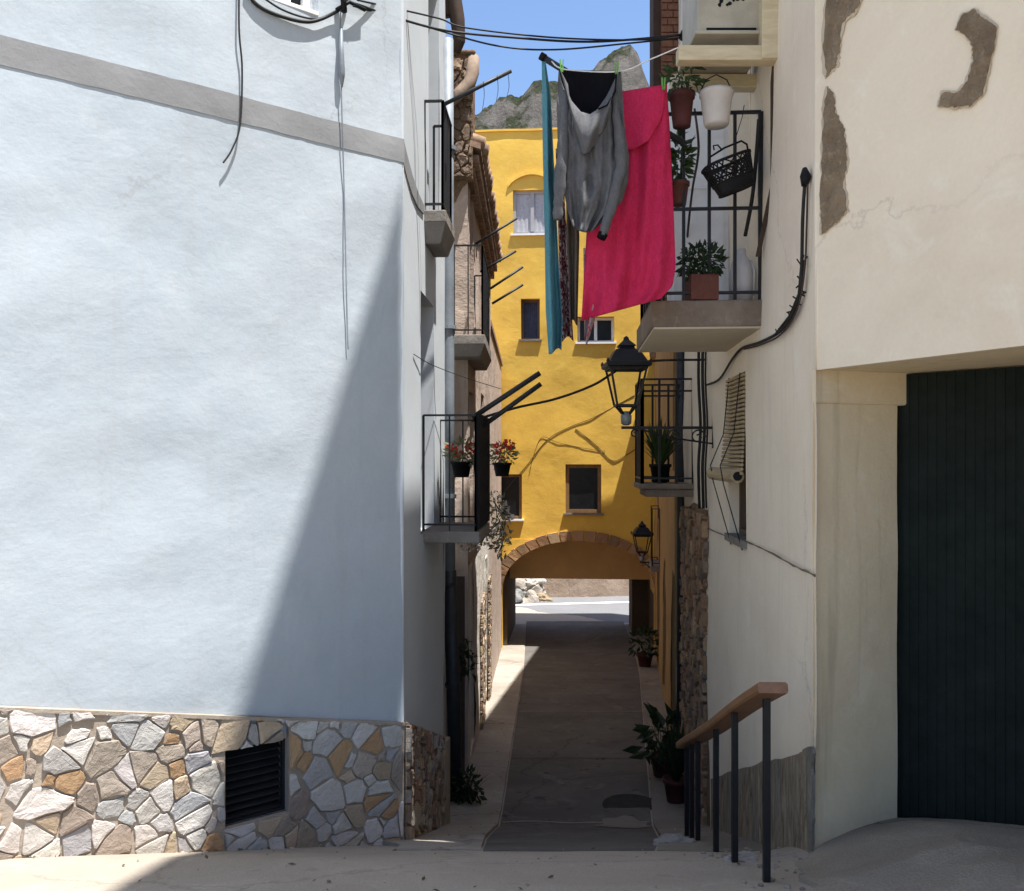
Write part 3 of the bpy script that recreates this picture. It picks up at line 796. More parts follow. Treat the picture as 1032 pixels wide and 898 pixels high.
# gable facing the viewer, rubble
WG = Wall((-2.6,9.3), (-.47,9.3))
wall_holes('gable_wall', WG, 0, WG.len, EYE+1.9, EYE+4.0, [], M['brownrubble'], old, cell=.14, amp=.05, freq=2.5, seed=11)
wall_holes('gable_wall', WG, 0, WG.len, EYE-5, EYE+1.9, [], M['pinkwall'], old, cell=.14, amp=.05, freq=2.5, seed=11)
xg = PX(476.5,0,9.2).x
mb = MB(); mb.box(-1.2, xg, 9.2, 9.75, EYE+2.95, EYE+4.25); mb.build('gable_block', M['brownrubble'], old)
WGB = Wall((-1.2,9.2), (xg,9.2)); mb = MB(); stones(mb, WGB, .2, WGB.len-.005, lambda s: EYE+2.95, lambda s: EYE+4.22, .10, .008, .0, .035, BROWNS[:2]+[((.16,.11,.075),5)], 33, asp=1.3)
mb.build('gable_stone', M['rubble'], old)
shell('rear_wall', [(-.47,9.3),(-.371,14.5),(-7,14.5),(-7,9.3)], EYE-5, ZE, M['pinkwall'], old, skip=(0,))
# roof: slab, barrel tiles, corbelled eave
rf = MB(); sE = yS(14.55); n0 = -.14
def rp(s, o, z): return WB.at(s, z, o)
rf.prism([rp(-.1,.14,ZE+.06), rp(sE,.14,ZE+.06), rp(sE,-4,ZE+1.3), rp(-.1,-4,ZE+1.3)], V((0,0,.06)))
roof = rf.build('roof', M['tile'], old)
tl_ = MB(); k = 0; s = -.1
rnd = random.Random(4)
while s < sE:
    tl_.col = None
    L = [rp(s+.1+rnd.uniform(-.012,.012), .19+rnd.uniform(-.02,.02)-.36*i, ZE+.14+.105*i+(.012 if i % 2 else 0)) for i in range(0, 11)]
    tl_.tube(L, [.085-.0 if i % 2 else .078 for i in range(11)], 8)
    s += .21; k += 1
tl_.build('roof_tiles', M['tile'], roof, smooth=True)
cb = MB(); s = -.05
while s < sE:
    cb.tube([rp(s+.07, -.05, ZE-.02), rp(s+.07, .12, ZE-.02)], .06, 8)
    cb.tube([rp(s+.14, -.05, ZE-.13), rp(s+.14, .07, ZE-.13)], .06, 8); s += .16
cb.build('eave_corbel', M['tile'], roof)
vg = MB(); vg.box(-1.2, xg+.03, 9.17, 9.78, EYE+4.25, EYE+4.30)
vg.build('pier_cap', M['brownrubble'], old, bevel=.02)
mb = MB(); zg = gz(-.55,9.2); mb.box(-.66, -.50, 9.235, 9.26, zg, EYE-1.25)  # dark door boards added to darken the shaded foot of the gable
for k in range(3): mb.box(-.65, -.51, 9.225, 9.236, zg+.1+k*.55, zg+.58+k*.55)
mb.build('shade_door', M['doorwood'], old)
sp_ = MB(); sp_.tube([PX(476,58,9.25), PX(476,74,9.2), PX(473,84,9.15), PX(464,93,9.1), PX(453,104,9.0)], [.072,.072,.07,.065,.055], 12)
sp_.build('clay_spout', M['lichentile'], old, smooth=True)
b3_, path3 = side_balcony(WB, 8.95, 10.5, EYE+1.27, .1, .20, .92, old, M['slab'], taper=.12, step=.12, inset=-.15)
# a lower annex between the tiled house and the arch
an = shell('annex_wall', [(-.371,14.52),(-.256,20.9),(-7,20.9),(-7,14.52)], EYE-5, EYE+2.2, M['pinkwall'], old)
slab([(-.34,14.5),(-.22,20.9),(-7,20.9),(-7,14.5)], EYE+2.2, EYE+2.3, M['tile'], old, name='annex_roof')

# ================================================================== YELLOW HOUSE
yel = empty('yellow_house', (1.5,YD,EYE-4.6), 'yellow limewashed house closing the lane above a wide brick arch', 'house')
def yh(x0, y0, x1, y1):
    a = WY.sz(x0, y1); b = WY.sz(x1, y0); return (a[0], b[0], a[1], b[1])
W1 = yh(517,191,556,236); W2 = yh(525,301,544,342); W3 = yh(582,319,619,345); W4 = yh(570,468,606,517); W5 = yh(501,478,526,523)
W6 = yh(487,158,493,186)
# arch
N_ = 28
xl, xr = WY.sz(506,600)[0], WY.sz(660,600)[0]; zc = WY.sz(580,545)[1]; zs = WY.sz(580,600)[1]
def arc(t, grow=0.0):
    g = math.pi*(1-t); c = (xl+xr)/2; r = (xr-xl)/2+grow
    return (c+r*math.cos(g), zs+(zc-zs+grow)*math.sin(g)**.85 if math.sin(g) > 0 else zs)
zbase = EYE-5.2; ztopY = WY.sz(540,131)[1]
arch_hole = (xl, xr, zbase, zc+.02)
yw = wall_holes('wall', WY, WY.sz(380,0)[0], WY.sz(760,0)[0], zbase, ztopY, [W1,W2,W3,W4,W5,arch_hole], M['yellow'], yel, cell=.16, amp=.028, freq=.7, reveal=.28, seed=12)
mb = MB()
for i in range(N_):
    a, b = arc(i/N_), arc((i+1)/N_)
    mb.prism([WY.at(a[0],a[1],.0), WY.at(b[0],b[1],.0), WY.at(b[0],zc+.03,.0), WY.at(a[0],zc+.03,.0)], -WY.n*.3)
mb.build('spandrel', M['yellow'], yel)
mb = MB(); rnd = random.Random(3); NV = 21
for i in range(NV):
    t0, t1 = i/NV+.003, (i+1)/NV-.003; mb.col = pick(rnd, [((.36,.20,.10),3),((.42,.25,.13),3),((.30,.18,.10),2),((.46,.31,.18),1)])
    q = [arc(t0), arc((t0+t1)/2), arc(t1), arc(t1,.24+rnd.uniform(-.02,.02)), arc((t0+t1)/2,.24), arc(t0,.24)]
    mb.prism([WY.at(a,z,.045+rnd.uniform(0,.012)) for a, z in q], -WY.n*.4)
mb.build('arch_voussoirs', M['voussoir'], yel)
mb = MB()     # arch soffit into the passage
for i in range(N_):
    a, b = arc(i/N_), arc((i+1)/N_)
    mb.add([WY.at(a[0],a[1],-.25), WY.at(b[0],b[1],-.25), WY.at(b[0],b[1],-1.2), WY.at(a[0],a[1],-1.2)], [(0,1,2,3)])
zl = EYE+(HY-583)*22.2/F
a0_ = WY.sz(513,600)[0]; a1_ = WY.sz(629,600)[0]
# far cross wall with the flat lintel
mb.prism([WY.at(xl-.8,zl,-1.2), WY.at(xr+.8,zl,-1.2), WY.at(xr+.8,zc+.4,-1.2), WY.at(xl-.8,zc+.4,-1.2)], -WY.n*2.3)
mb.build('vault', M['vault'], yel)
mb = MB()
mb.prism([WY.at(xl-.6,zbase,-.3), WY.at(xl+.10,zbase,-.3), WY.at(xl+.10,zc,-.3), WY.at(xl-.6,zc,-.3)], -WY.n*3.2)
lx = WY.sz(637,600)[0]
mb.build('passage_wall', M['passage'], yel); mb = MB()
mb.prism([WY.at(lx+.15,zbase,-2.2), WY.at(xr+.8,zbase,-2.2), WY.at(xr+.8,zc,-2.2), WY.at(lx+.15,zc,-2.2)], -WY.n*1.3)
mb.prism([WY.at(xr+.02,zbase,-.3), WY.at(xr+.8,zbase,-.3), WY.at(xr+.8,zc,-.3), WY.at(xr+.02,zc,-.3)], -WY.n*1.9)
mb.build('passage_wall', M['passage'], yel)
def ywin(h, fm, gm, sill=True, mull=True, fw=.06, curtain=None, depth=.2):
    w = window_in(WY, h, depth, yel, fm, gm, fw=fw, mull=mull)
    if sill:
        mb = MB(); mb.boxp(WY.at(h[0]-.05,h[2]-.045,-.2), WY.u*(h[1]-h[0]+.1), V((0,0,.045)), WY.n*.26); mb.build('sill', M['whitewood'] if sill == 'w' else M['slab'], w)
    if curtain:
        mb = MB(); K = 26; s0, s1 = h[0]+fw, h[1]-fw; vs = []
        for i in range(K+1):
            s = s0+(s1-s0)*i/K; o = -depth+.016+.006*math.sin(i*1.7)
            vs += [WY.at(s,h[2]+fw,o), WY.at(s,h[3]-fw,o)]
        mb.add(vs, [(2*i,2*i+2,2*i+3,2*i+1) for i in range(K)]); mb.build('curtain', curtain, w, smooth=True)
ywin(W1, M['greywood'], M['darkglass'], 'w', curtain=M['curtain'], fw=.07, depth=.12)
ywin(W2, M['framewood'], M['darkglass'], True, mull=False, curtain=M['bluecurtain'])
ywin(W3, M['whitewood'], M['darkglass'], 'w', depth=.22)
ywin(W4, M['ochrewood'], M['darkglass'], True, mull=False, fw=.085, depth=.12)
ywin(W5, M['ochrewood'], M['darkglass'], 'w', mull=False, fw=.07, depth=.12)
# shallow segmental relief over the top window
mb = MB(); K = 14; sa, sb = W1[0]-.12, W1[1]+.1
for i in range(K):
    f = lambda t: (sa+(sb-sa)*t, W1[3]+.06+.30*math.sin(math.pi*t)**.7)
    a, b = f(i/K), f((i+1)/K); a2, b2 = (a[0],a[1]+.09), (b[0],b[1]+.09)
    mb.prism([WY.at(*a,.055), WY.at(*b,.055), WY.at(*b2,.05), WY.at(*a2,.05)], -WY.n*.1)
mb.build('window_arch', M['yellow'], yel, smooth=False)
# parapet tiles and body
mb = MB(); sL, sR = WY.sz(380,0)[0], WY.sz(760,0)[0]; K = 40
for i in range(K):
    f = lambda q: ztopY-.015+.03*noise.noise(V((q*.9,0,4)))
    q0, q1 = sL+(sR-sL)*i/K, sL+(sR-sL)*(i+1)/K
    mb.prism([WY.at(q0,f(q0),.03), WY.at(q1,f(q1),.03), WY.at(q1,f(q1)+.05,.03), WY.at(q0,f(q0)+.05,.03)], -WY.n*.4)
mb.build('parapet_coping', M['yellow'], yel)
A, B = WY.at(WY.sz(380,0)[0],0), WY.at(WY.sz(760,0)[0],0); Bk = -WY.n*3.4
shell('rear_wall', [(A.x,A.y),(B.x,B.y),((B+Bk).x,(B+Bk).y),((A+Bk).x,(A+Bk).y)], zc+.45, ztopY, M['yellow'], yel, skip=(0,))
mb = MB()
mb.prism([WY.at(WY.sz(380,0)[0],zbase,-.3), WY.at(xl-.6,zbase,-.3), WY.at(xl-.6,zc+.45,-.3), WY.at(WY.sz(380,0)[0],zc+.45,-.3)], -WY.n*3.1)
mb.build('side_wall', M['ochre'], yel)

# ================================================================== BEYOND THE ARCH
def zr(x, y): return EYE-4.74+.0*x
grid_mesh(rng(-14,22,1.0), rng(24.6,30.4,.8), lambda x, y: EYE-4.715+.055*(y-24.6)*0+.018*(x)+ .0*y, 'far_road', M['farroad'])
mb = MB()
for i in range(30):
    x0 = -12+i*1.1; f = lambda x, y: V((x, y+.045*x, EYE-4.705+.018*x))
    mb.add([f(x0,27.9), f(x0+1.1,27.9), f(x0+1.1,28.15), f(x0,28.15)], [(0,1,2,3)])
mb.build('road_edge_line', M['whitepaint'])['kind'] = 'structure'
rw = MB(); K = 60; vs = []
for i in range(K+1):
    x = -14+36*i/K; y = 29.4+.02*x+.10*noise.noise(V((x*.5,1,0)))
    vs += [V((x,y,EYE-5.2)), V((x,y+.05,EYE-3.5)), V((x,y+.18,EYE-1.0+.2*noise.noise(V((x,3,0))))), V((x,y+2.2,EYE-1.0)), V((x,y+2.2,EYE-5.2))]
rw.add(vs, [(5*i+k,5*i+5+k,5*i+6+k,5*i+1+k) for i in range(K) for k in range(4)])
o = rw.build('retaining_wall', M['retain'], smooth=True); tag(o, 'long brown retaining wall across the far road seen through the arch', 'wall')
def rock(c, r, seed, label, cat='rock', m=None, group=None, col=(.36,.32,.27)):
    bm = bmesh.new(); bmesh.ops.create_icosphere(bm, subdivisions=4, radius=1)
    rr = random.Random(seed); off = V((rr.uniform(0,90),rr.uniform(0,90),0)); c = V(c)
    mb = MB(); mb.col = col
    for v in bm.verts:
        p = v.co; k = 1+.38*noise.noise(p*1.1+off)+.22*noise.noise(p*2.6+off)+.30*(noise.cell(p*1.6+off)-.5)*.6
        v.co = V((p.x*r[0]*k, p.y*r[1]*k, p.z*r[2]*k))+c
    vs = [v.co.copy() for v in bm.verts]; fs = [[v.index for v in f.verts] for f in bm.faces]; bm.free()
    mb.add(vs, fs); o = mb.build('rock', m or M['rock']); return tag(o, label, cat, group)
rock(PX(531,602,29.0), (.75,.5,.62), 1, 'biggest pale boulder against the retaining wall, left of the arch opening')
rock(PX(519,604,28.7), (.35,.4,.42), 2, 'grey boulder at the left end of the boulder pile beyond the arch', col=(.22,.22,.21))
rock(PX(544,607,28.8), (.42,.3,.25), 3, 'tan rock at the right foot of the boulder pile beyond the arch', col=(.30,.23,.15))
rock(PX(533,588,29.1), (.5,.4,.3), 4, 'whitish rock on top of the boulder pile beyond the arch', col=(.42,.39,.35))

# ================================================================== WHITE HOUSE, RIGHT
wh = empty('white_corner_house', (2.6,5.5,EYE-2.2), 'warm white corner house with chamfered front, flaking render and a dark garage door', 'house')
yR = lambda y: WR.s_at_y(y)
sw = (WR.sz(752,400)[0], WR.sz(735,400)[0], (WR.sz(735,537)[1]+WR.sz(752,545)[1])/2, (WR.sz(735,383)[1]+WR.sz(752,373)[1])/2)
bd = (yR(5.62), yR(6.3), EYE+.96, EYE+3.0)
wall_holes('alley_wall', WR, 0, WR.len, EYE-4.4, EYE+7.6, [sw, bd], M['creamwall'], wh, cell=.12, amp=.018, freq=.8, reveal=.16, seed=15)
# rubble left bare at the far end
patch('bare_rubble', WR, [(713,514),(710,560),(713,600),(711,640),(714,700),(716,760),(716,850),(690,850),(688,700),(687,600),(689,512),(700,508)], .012, M['brownrubble'], wh, jag=.012, sub=3, seed=3)
mb = MB(); stones(mb, WR, yR(7.2), yR(8.85), lambda s: EYE-3.6, lambda s: WR.sz(700,515)[1]+.02, .10, .012, .012, .035, BROWNS[:2]+[((.34,.20,.11),8),((.40,.26,.15),4)], 41, asp=1.1)
mb.build('rubble_stone', M['rubble'], wh)
# facade above the recess
zlin = EYE+.415; fL = 1.45
wall_holes('front_wall', WFA, 0, fL, zlin, EYE+5.6, [], M['facade'], wh, cell=.1, amp=.008, freq=1.2, seed=16, thick=.03)
WP = Wall((1.425,4.135), (1.93,4.31))
DU = V((.68,-.733,0)).normalized(); DA = V((1.93,4.31,0)); WD = Wall((1.90,4.32), (1.90+.68*1.5, 4.32-.733*1.5))
pan = wall_holes('recess_panel', WP, 0, WP.sz(904,600)[0], EYE-2.4, EYE+.27, [], M['ochrepanel'], wh, cell=.1, amp=.007, freq=2, seed=17)
mb = MB(); sA = WP.sz(930,390)[0]
mb.boxp(WP.at(.0,EYE+.26,-.02), WP.u*(sA), V((0,0,.17)), WP.n*.034); mb.build('recess_lintel', M['ochrepanel'], wh, bevel=.012)
mb = MB(); e = WFA.at(fL,0); g = WD.at(1.5,0)
mb.prism([V((1.46,4.13,zlin+.005)), V((1.93,4.45,zlin+.005)), V((g.x,g.y,zlin+.005)), V((e.x+.1,e.y-.02,zlin+.005))], V((0,0,.1)))
mb.build('recess_soffit', M['ochrepanel'], wh)
mb = MB(); mb.tube([V((FA.x+.012,FA.y+.012,zlin+.002+.2*i)) for i in range(26)], .017, 10); mb.build('rounded_corner', M['creamwall'], wh, smooth=True)
# bare mortar scars where the render has fallen off
scar(WFA, [(836,-20),(869,-5),(862,12),(849,22),(846,50),(843,66),(838,72),(833,78),(830,40)], 5, .007)
scar(WFA, [(834,88),(840,94),(842,112),(851,132),(854,160),(850,185),(853,212),(844,224),(828,236),(827,205),(829,150),(831,110)], 6, .007)
scar(WFA, [(963,30),(970,15),(982,9),(990,18),(1004,26),(1003,42),(997,70),(990,95),(978,107),(970,106),(962,108),(946,107),(950,94),(966,93),(975,82),(981,62),(980,46),(973,35)], 7, .0035)
# slate skirting beside the handrail
patch('slate_skirting', WR, [(718,786),(735,778),(752,774),(770,768),(790,765),(808,760),(812,756),(820,752),(822.5,760),(820,772),(822,788),(820.5,806),(822,824),(820,850),(819,900),(718,900)], .014, M['slate'], wh, off=.012, jag=.007, sub=3, seed=8)
patch('wall_crack', WR, [(713,532),(730,539),(752,545),(775,555),(800,569),(822,579),(822,581.2),(800,570.8),(775,556.6),(752,546.2),(730,540),(713,533)], .004, M['baremortar'], wh, off=.012, jag=.003, sub=5, seed=9)
# garage door: ribbed dark panel
gd = MB(); zd0, zd1 = EYE-1.9, zlin
gd.boxp(WD.at(-.15,zd0,-.06), WD.u*1.7, V((0,0,zd1-zd0)), WD.n*.04)
door = gd.build('garage_door', M['darkmetal'], wh)
gd = MB(); s = -.1
while s < 1.5:
    gd.boxp(WD.at(s,zd0,-.022), WD.u*.030, V((0,0,zd1-zd0)), WD.n*.006); s += .043
gd.build('door_rib', M['darkmetal'], door, bevel=.002)
# small alley window with a reed blind rolled half up
w = window_in(WR, sw, .12, wh, M['framewood'], M['darkglass'], mull=False, fw=.035)
mb = MB(); mb.boxp(WR.at(sw[0]-.03,sw[2]-.05,-.1), WR.u*(sw[1]-sw[0]+.06), V((0,0,.05)), WR.n*.13); mb.build('sill', M['slab'], w)
bl = MB(); zr0 = EYE+(HY-478)*5.9/F; K = 24
for i in range(K):
    t = i/K; z = sw[3]-.02-(sw[3]-zr0)*t; q_ = .02+.05*t*t
    bl.tube([WR.at(sw[0]+.015,z,q_*.4), WR.at(sw[1]-.015,z,q_)], .012, 5)
bl.tube([WR.at(sw[0]+.03,zr0-.01,.05), WR.at(sw[1]+.02,zr0,.115)], .046, 14)
blind = bl.build('reed_blind', M['reed'], w)
rc = MB(); ra = WR.at(sw[0]+.03,zr0-.01,.05); rc.tube([ra, ra-WR.u*.004], .030, 14); rc.build('roll_end', M['blackplastic'], blind)
bc = MB()
for s in (sw[0]+.1, sw[1]-.1): bc.tube([WR.at(s,sw[3],.02), WR.at(s,sw[3]-.4,.06), WR.at(s,zr0+.06,.15), WR.at(s,zr0-.06,.13), WR.at(s-.05,zr0-.5,.015)], .004, 4)
bc.build('blind_cord', M['cable'], blind)
mb = MB(); mb.boxp(WR.at(bd[0],bd[2],-.14), WR.u*(bd[1]-bd[0]), V((0,0,bd[3]-bd[2])), -WR.n*.03); mb.build('balcony_door', M['whitewood'], wh)
mb = MB(); sq = WR.at(yR(6.32),0,0); mb.boxp((sq.x-.44,sq.y,EYE+.97), (.44,0,0), (0,.03,0), (0,0,1.75)); 
for zz in (1.1, 1.95): mb.boxp((sq.x-.40,sq.y-.012,EYE+zz), (.36,0,0), (0,.014,0), (0,0,.72))
mb.build('balcony_shutter', M['whitewood'], wh)
# its balcony
bal = part('balcony', wh)
sa, sb = yR(5.24), yR(6.42); pr = .655
q = [WR.at(sa,0,-.03), WR.at(sb,0,-.03), WR.at(sb,0,pr), WR.at(sa,0,pr)]
sm = MB(); sm.prism([V((p.x,p.y,EYE+.955)) for p in q], V((0,0,-.16))); so = sm.build('slab', M['slabbrown'], bal, bevel=.012)
sm = MB(); sm.prism([V((p.x,p.y,EYE+.795))+V((0,0,0)) for p in [WR.at(sa+.012,0,-.03), WR.at(sb-.01,0,-.03), WR.at(sb-.01,0,pr-.012), WR.at(sa+.012,0,pr-.012)]], V((0,0,-.012)))
sm.build('underside', M['slabcream'], bal)
pathR = [WR.at(sa+.04,0,.0), WR.at(sa+.04,0,pr-.04), WR.at(sb-.04,0,pr-.04), WR.at(sb-.04,0,0)]
railing(pathR, EYE+.955, 1.14, bal, step=.17, mid=EYE+.955+.56, bar=.009, rail=.013)
shell('rear_wall', [(1.43,4.1),(1.755,9.3),(9,9.3),(9,4.5)], EYE-4.4, EYE+7.6, M['creamwall'], wh, skip=(0,3))
rfm = MB(); rfm.prism([V((1.17,3.95,EYE+7.6)), V((1.50,9.25,EYE+7.6)), V((9,9.25,EYE+9.6)), V((9,3.95,EYE+9.6))], V((0,0,.15))); rfm.build('roof', M['tile'], wh)
# unseen storey added over the front block, outline shaped to shadow the blue house
A3 = [(1.395,4.005),(1.30,2.7),(1.30,1.0),(9,1.0),(9,3.0),(2.6,3.0)]
up = shell('shadow_storey', A3, EYE+5.5, EYE+10.6, M['facade'], wh)
mb = MB(); mb.add([(p[0],p[1],EYE+5.5) for p in A3], [(0,1,2,3,4,5)]); mb.build('shadow_storey_soffit', M['ochrepanel'], wh)
e = WFA.at(fL,0)
shell('street_wall', [(e.x,e.y),(e.x+.1,1.02),(9,1.02),(9,4.1),(2.2,4.6)], EYE-2.2, EYE+5.52, M['facade'], wh, skip=(3,4), top=False)

# ================================================================== OCHRE HOUSE ROW, RIGHT
och = empty('ochre_house', (3.6,14,EYE-4), 'narrow ochre house row in deep shade between white house and arch', 'house')
yO = lambda y: WO.s_at_y(y)
oh = [(yO(10.2),yO(11.0),EYE-3.4,EYE-1.4), (yO(13.5),yO(14.3),EYE-3.7,EYE-1.6), (yO(17),yO(17.8),EYE-4.1,EYE-2.0), (yO(10.0),yO(10.7),EYE-.15,EYE+1.6), (yO(16.9),yO(17.6),EYE-1.2,EYE+.7)]
wall_holes('low_wall', WO, yO(19.7), WO.len, EYE-5.2, EYE+2.3, [], M['ochre'], och, cell=.25, amp=.03, freq=.8, seed=19)
wall_holes('wall', WO, 0, yO(19.7), EYE-5.2, EYE+5.6, oh, M['ochre'], och, cell=.25, amp=.03, freq=.8, reveal=.2, seed=19)
for h in oh:
    mb = MB(); mb.boxp(WO.at(h[0],h[2],-.18), WO.u*(h[1]-h[0]), V((0,0,h[3]-h[2])), -WO.n*.04); mb.build('door', M['doorwood'], och)
mb = MB(); mb.boxp(WO.at(0,EYE-5,.002), WO.u*2.2, V((0,0,1.75)), WO.n*.02); mb.build('plinth', M['brownrubble'], och)
shell('rear_wall', [(1.735,9.32),(3.24,19.7),(11,19.7),(11,9.32)], EYE-5.2, EYE+5.6, M['ochre'], och, skip=(0,))
slab([(3.1,19.7),(3.4,21.2),(11,21.2),(11,19.7)], EYE+2.3, EYE+2.4, M['tile'], och, name='low_roof')
mb = MB(); mb.prism([WO.at(.35,EYE+5.6,.12), WO.at(yO(19.7),EYE+5.6,.12), WO.at(yO(19.7),EYE+7.2,-6), WO.at(.35,EYE+7.2,-6)], V((0,0,.14))); mb.build('roof', M['tile'], och)
# projecting brick stack beside the sky gap
bx = PX(657,0,9.35).x; mb = MB(); mb.boxp((bx,9.25,EYE+1.2), (.075,0,0), (0,.25,0), (0,0,4.8)); mb.build('timber_post', M['rustbrown'], och)
mb = MB(); mb.boxp((bx+.077,9.22,EYE+1.2), (.25,0,0), (0,.3,0), (0,0,4.8)); bs = mb.build('brick_bay', M['brick'], och)
mb = MB(); rnd = random.Random(9)
for j in range(60):
    z = EYE+1.22+j*.078
    for i in range(2):
        x0 = bx+.08+i*.125-(.06 if j % 2 else 0); x1 = min(x0+.115, bx+.325); x0 = max(x0, bx+.08)
        mb.boxp((x0,9.20,z), (x1-x0,0,0), (0,.03,0), (0,0,.064))
mb.build('brick', M['brick'], bs)
pw = MB(); pw.tube([PX(688,-30,9.0), PX(688,20,9.0), PX(687,60,9.0), PX(687,120,9.0)], .03, 8); pw.build('white_pipe', M['whiteplastic'], och, smooth=True)
od_, pathO = side_balcony(WO, 16.4, 17.5, EYE-2.03, .10, .17, 1.08, och, M['slab'], step=.16)
dp = MB(); dp.tube([PX(686.5,330,8.75), PX(686.5,500,8.75), PX(686,815,8.75)], .045, 10); o = dp.build('downpipe', M['pipedark'], smooth=True); tag(o, 'thin black downpipe beside the bare rubble strip on the right', 'downpipe')
# lower balcony with the fern, on the far end of the white house
lb = part('balcony', wh); sa, sb = yR(8.05), yR(8.75); pr2 = .50
q = [WR.at(sa,0,-.03), WR.at(sb,0,-.03), WR.at(sb,0,pr2), WR.at(sa,0,pr2)]; zb_ = EYE-.235
sm = MB(); sm.prism([V((p.x,p.y,zb_)) for p in q], V((0,0,-.05)))
sm.prism([V((p.x,p.y,zb_-.052)) for p in [WR.at(sa+.03,0,-.03), WR.at(sb-.03,0,-.03), WR.at(sb-.03,0,pr2-.06), WR.at(sa+.03,0,pr2-.06)]], V((0,0,-.07)))
sm.build('slab', M['slabbrown'], lb, bevel=.008)
pathF = [WR.at(sa+.03,0,0), WR.at(sa+.03,0,pr2-.03), WR.at(sb-.03,0,pr2-.03), WR.at(sb-.03,0,0)]
railing(pathF, zb_, .97, lb, step=.14, bar=.010, rail=.014, mid=zb_+.86)
# ================================================================== LAMPS
def lantern(c, s, arm_to, label, scroll=True):
    """c: foot of the lantern body; arm_to: point on the wall"""
    c = V(c); a = V(arm_to); root = empty('wall_lantern', a, label, 'street lamp', 'iron lanterns on wall brackets')
    d = (a-c); dh = V((d.x,d.y,0)).normalized()
    mb = MB(); w0, w1, h = .11*s, .19*s, .40*s
    ax = dh; ay = V((-dh.y, dh.x, 0)); cs = [(1,1),(-1,1),(-1,-1),(1,-1)]
    z0 = c.z+.15*s
    def q(k, w, z): return V((c.x,c.y,0))+ax*cs[k % 4][0]*w+ay*cs[k % 4][1]*w+V((0,0,z))
    for k in range(4):
        mb.bar(q(k,w0,z0), q(k,w1,z0+h), .022*s); mb.bar(q(k,w0,z0), q(k+1,w0,z0), .024*s); mb.bar(q(k,w1,z0+h), q(k+1,w1,z0+h), .03*s, .04*s)
        mb.bar(q(k,w0*.9,z0), V((c.x,c.y,c.z+.06*s))+(ax*cs[k][0]+ay*cs[k][1])*.035*s, .018*s)
    mb.build('lantern_frame', M['iron'], root)
    mb = MB(); zt_ = z0+h
    prof_ = [(.215,0),(.235,.012),(.235,.05),(.20,.06),(.125,.19),(.085,.20),(.075,.225),(.095,.235),(.06,.27),(.03,.30),(.022,.33),(.004,.345)]
    vs = []; 
    for r, z in prof_:
        for k in range(4):
            vs.append(V((c.x,c.y,zt_+z*s))+ax*cs[k][0]*r*s+ay*cs[k][1]*r*s)
    fs = [(i*4+k, i*4+(k+1) % 4, (i+1)*4+(k+1) % 4, (i+1)*4+k) for i in range(len(prof_)-1) for k in range(4)]+[(3,2,1,0)]
    mb.add(vs, fs)
    for k in range(4): mb.lathe(q(k,.225*s,zt_+.03*s), [(.012*s,0),(.02*s,.03*s),(.004*s,.06*s)], 6)
    mb.build('lantern_roof', M['iron'], root, bevel=.004*s)
    mb = MB()
    for k in range(4): mb.add([q(k,w0*.97,z0+.01), q(k+1,w0*.97,z0+.01), q(k+1,w1*.97,zt_-.01), q(k,w1*.97,zt_-.01)], [(0,1,2,3)])
    mb.build('glass', M['lampglass'], root)
    mb = MB(); mb.lathe(c-V((0,0,.06*s)), [(.03*s,0),(.055*s,.02*s),(.06*s,.10*s),(.045*s,.13*s),(.03*s,.15*s)], 12); mb.build('lamp_socket', M['zinc'], root, smooth=True)
    mb = MB(); arm = c-V((0,0,.085*s)); e = V((a.x,a.y,arm.z))
    mb.bar(arm-dh*.05*s, e, .03*s, .03*s)
    mb.boxp(e-ay*.03*s-V((0,0,.22*s)), ay*.06*s, dh*.02*s, V((0,0,.36*s)))
    if scroll:
        L = (e-arm).length; mb.tube([arm+dh*.12*L, arm+dh*.45*L-V((0,0,.10*s)), e-V((0,0,.17*s))], .011*s, 6)
        for cx_, rr in ((.55,.075),(.83,.085),(.10,.05)):
            cc = arm+dh*cx_*L-V((0,0,rr*s+.01)); mb.tube([cc+dh*rr*s*(1-.045*i)*math.cos(i*.5)+V((0,0,rr*s*(1-.045*i)*math.sin(i*.5))) for i in range(18)], .009*s, 5)
    mb.build('bracket', M['iron'], root)
    return root
yl = 7.0
c = PX(631,423,yl); t_ = WR.at(yR(7.02), c.z-.06, 0)
lantern(c, .75, (t_.x, t_.y, t_.z), 'big black lantern on scrolled bracket just under the white balcony')
c = PX(647,563,17.8); t_ = WO.at(yO(17.8), c.z-.05, .02)
lantern(c, .86, (t_.x,t_.y,t_.z), 'distant black lantern in front of the yellow wall beside the arch')

# ================================================================== CONDENSER AND ITS BEAMS
for d_, x0, lab in ((4.9, 684, 'nearer cream wooden beam under the air conditioner'), (5.45, 677, 'farther cream wooden beam with peeling end under the air conditioner')):
    wx = WR.at(yR(d_),0).x; xx = (x0-CX)*d_/F; mb = MB()
    top = EYE+(HY-(45 if d_ < 5 else 74))*d_/F
    mb.boxp((xx,d_,top-.085), (wx-xx+.02,0,0), (0,.09,0), (0,0,.085))
    o = mb.build('support_beam', M['beam'], bevel=.006); tag(o, lab, 'beam', 'beams carrying the air conditioner')
mb = MB(); p_ = WR.at(yR(4.88), EYE+2.24, .0); mb.boxp(p_-WR.n*.02, WR.u*.10, V((0,0,1.0)), WR.n*.10)
o = mb.build('wall_batten', M['beam'], bevel=.006); tag(o, 'upright cream batten on the white wall at the beam end', 'batten')
ac = empty('air_conditioner', (1.2,5.2,EYE+2.4), 'aged white air conditioner outdoor unit resting on two cream beams', 'air conditioner')
mb = MB(); x0, x1 = PX(703,0,4.98).x, PX(771,0,4.98).x
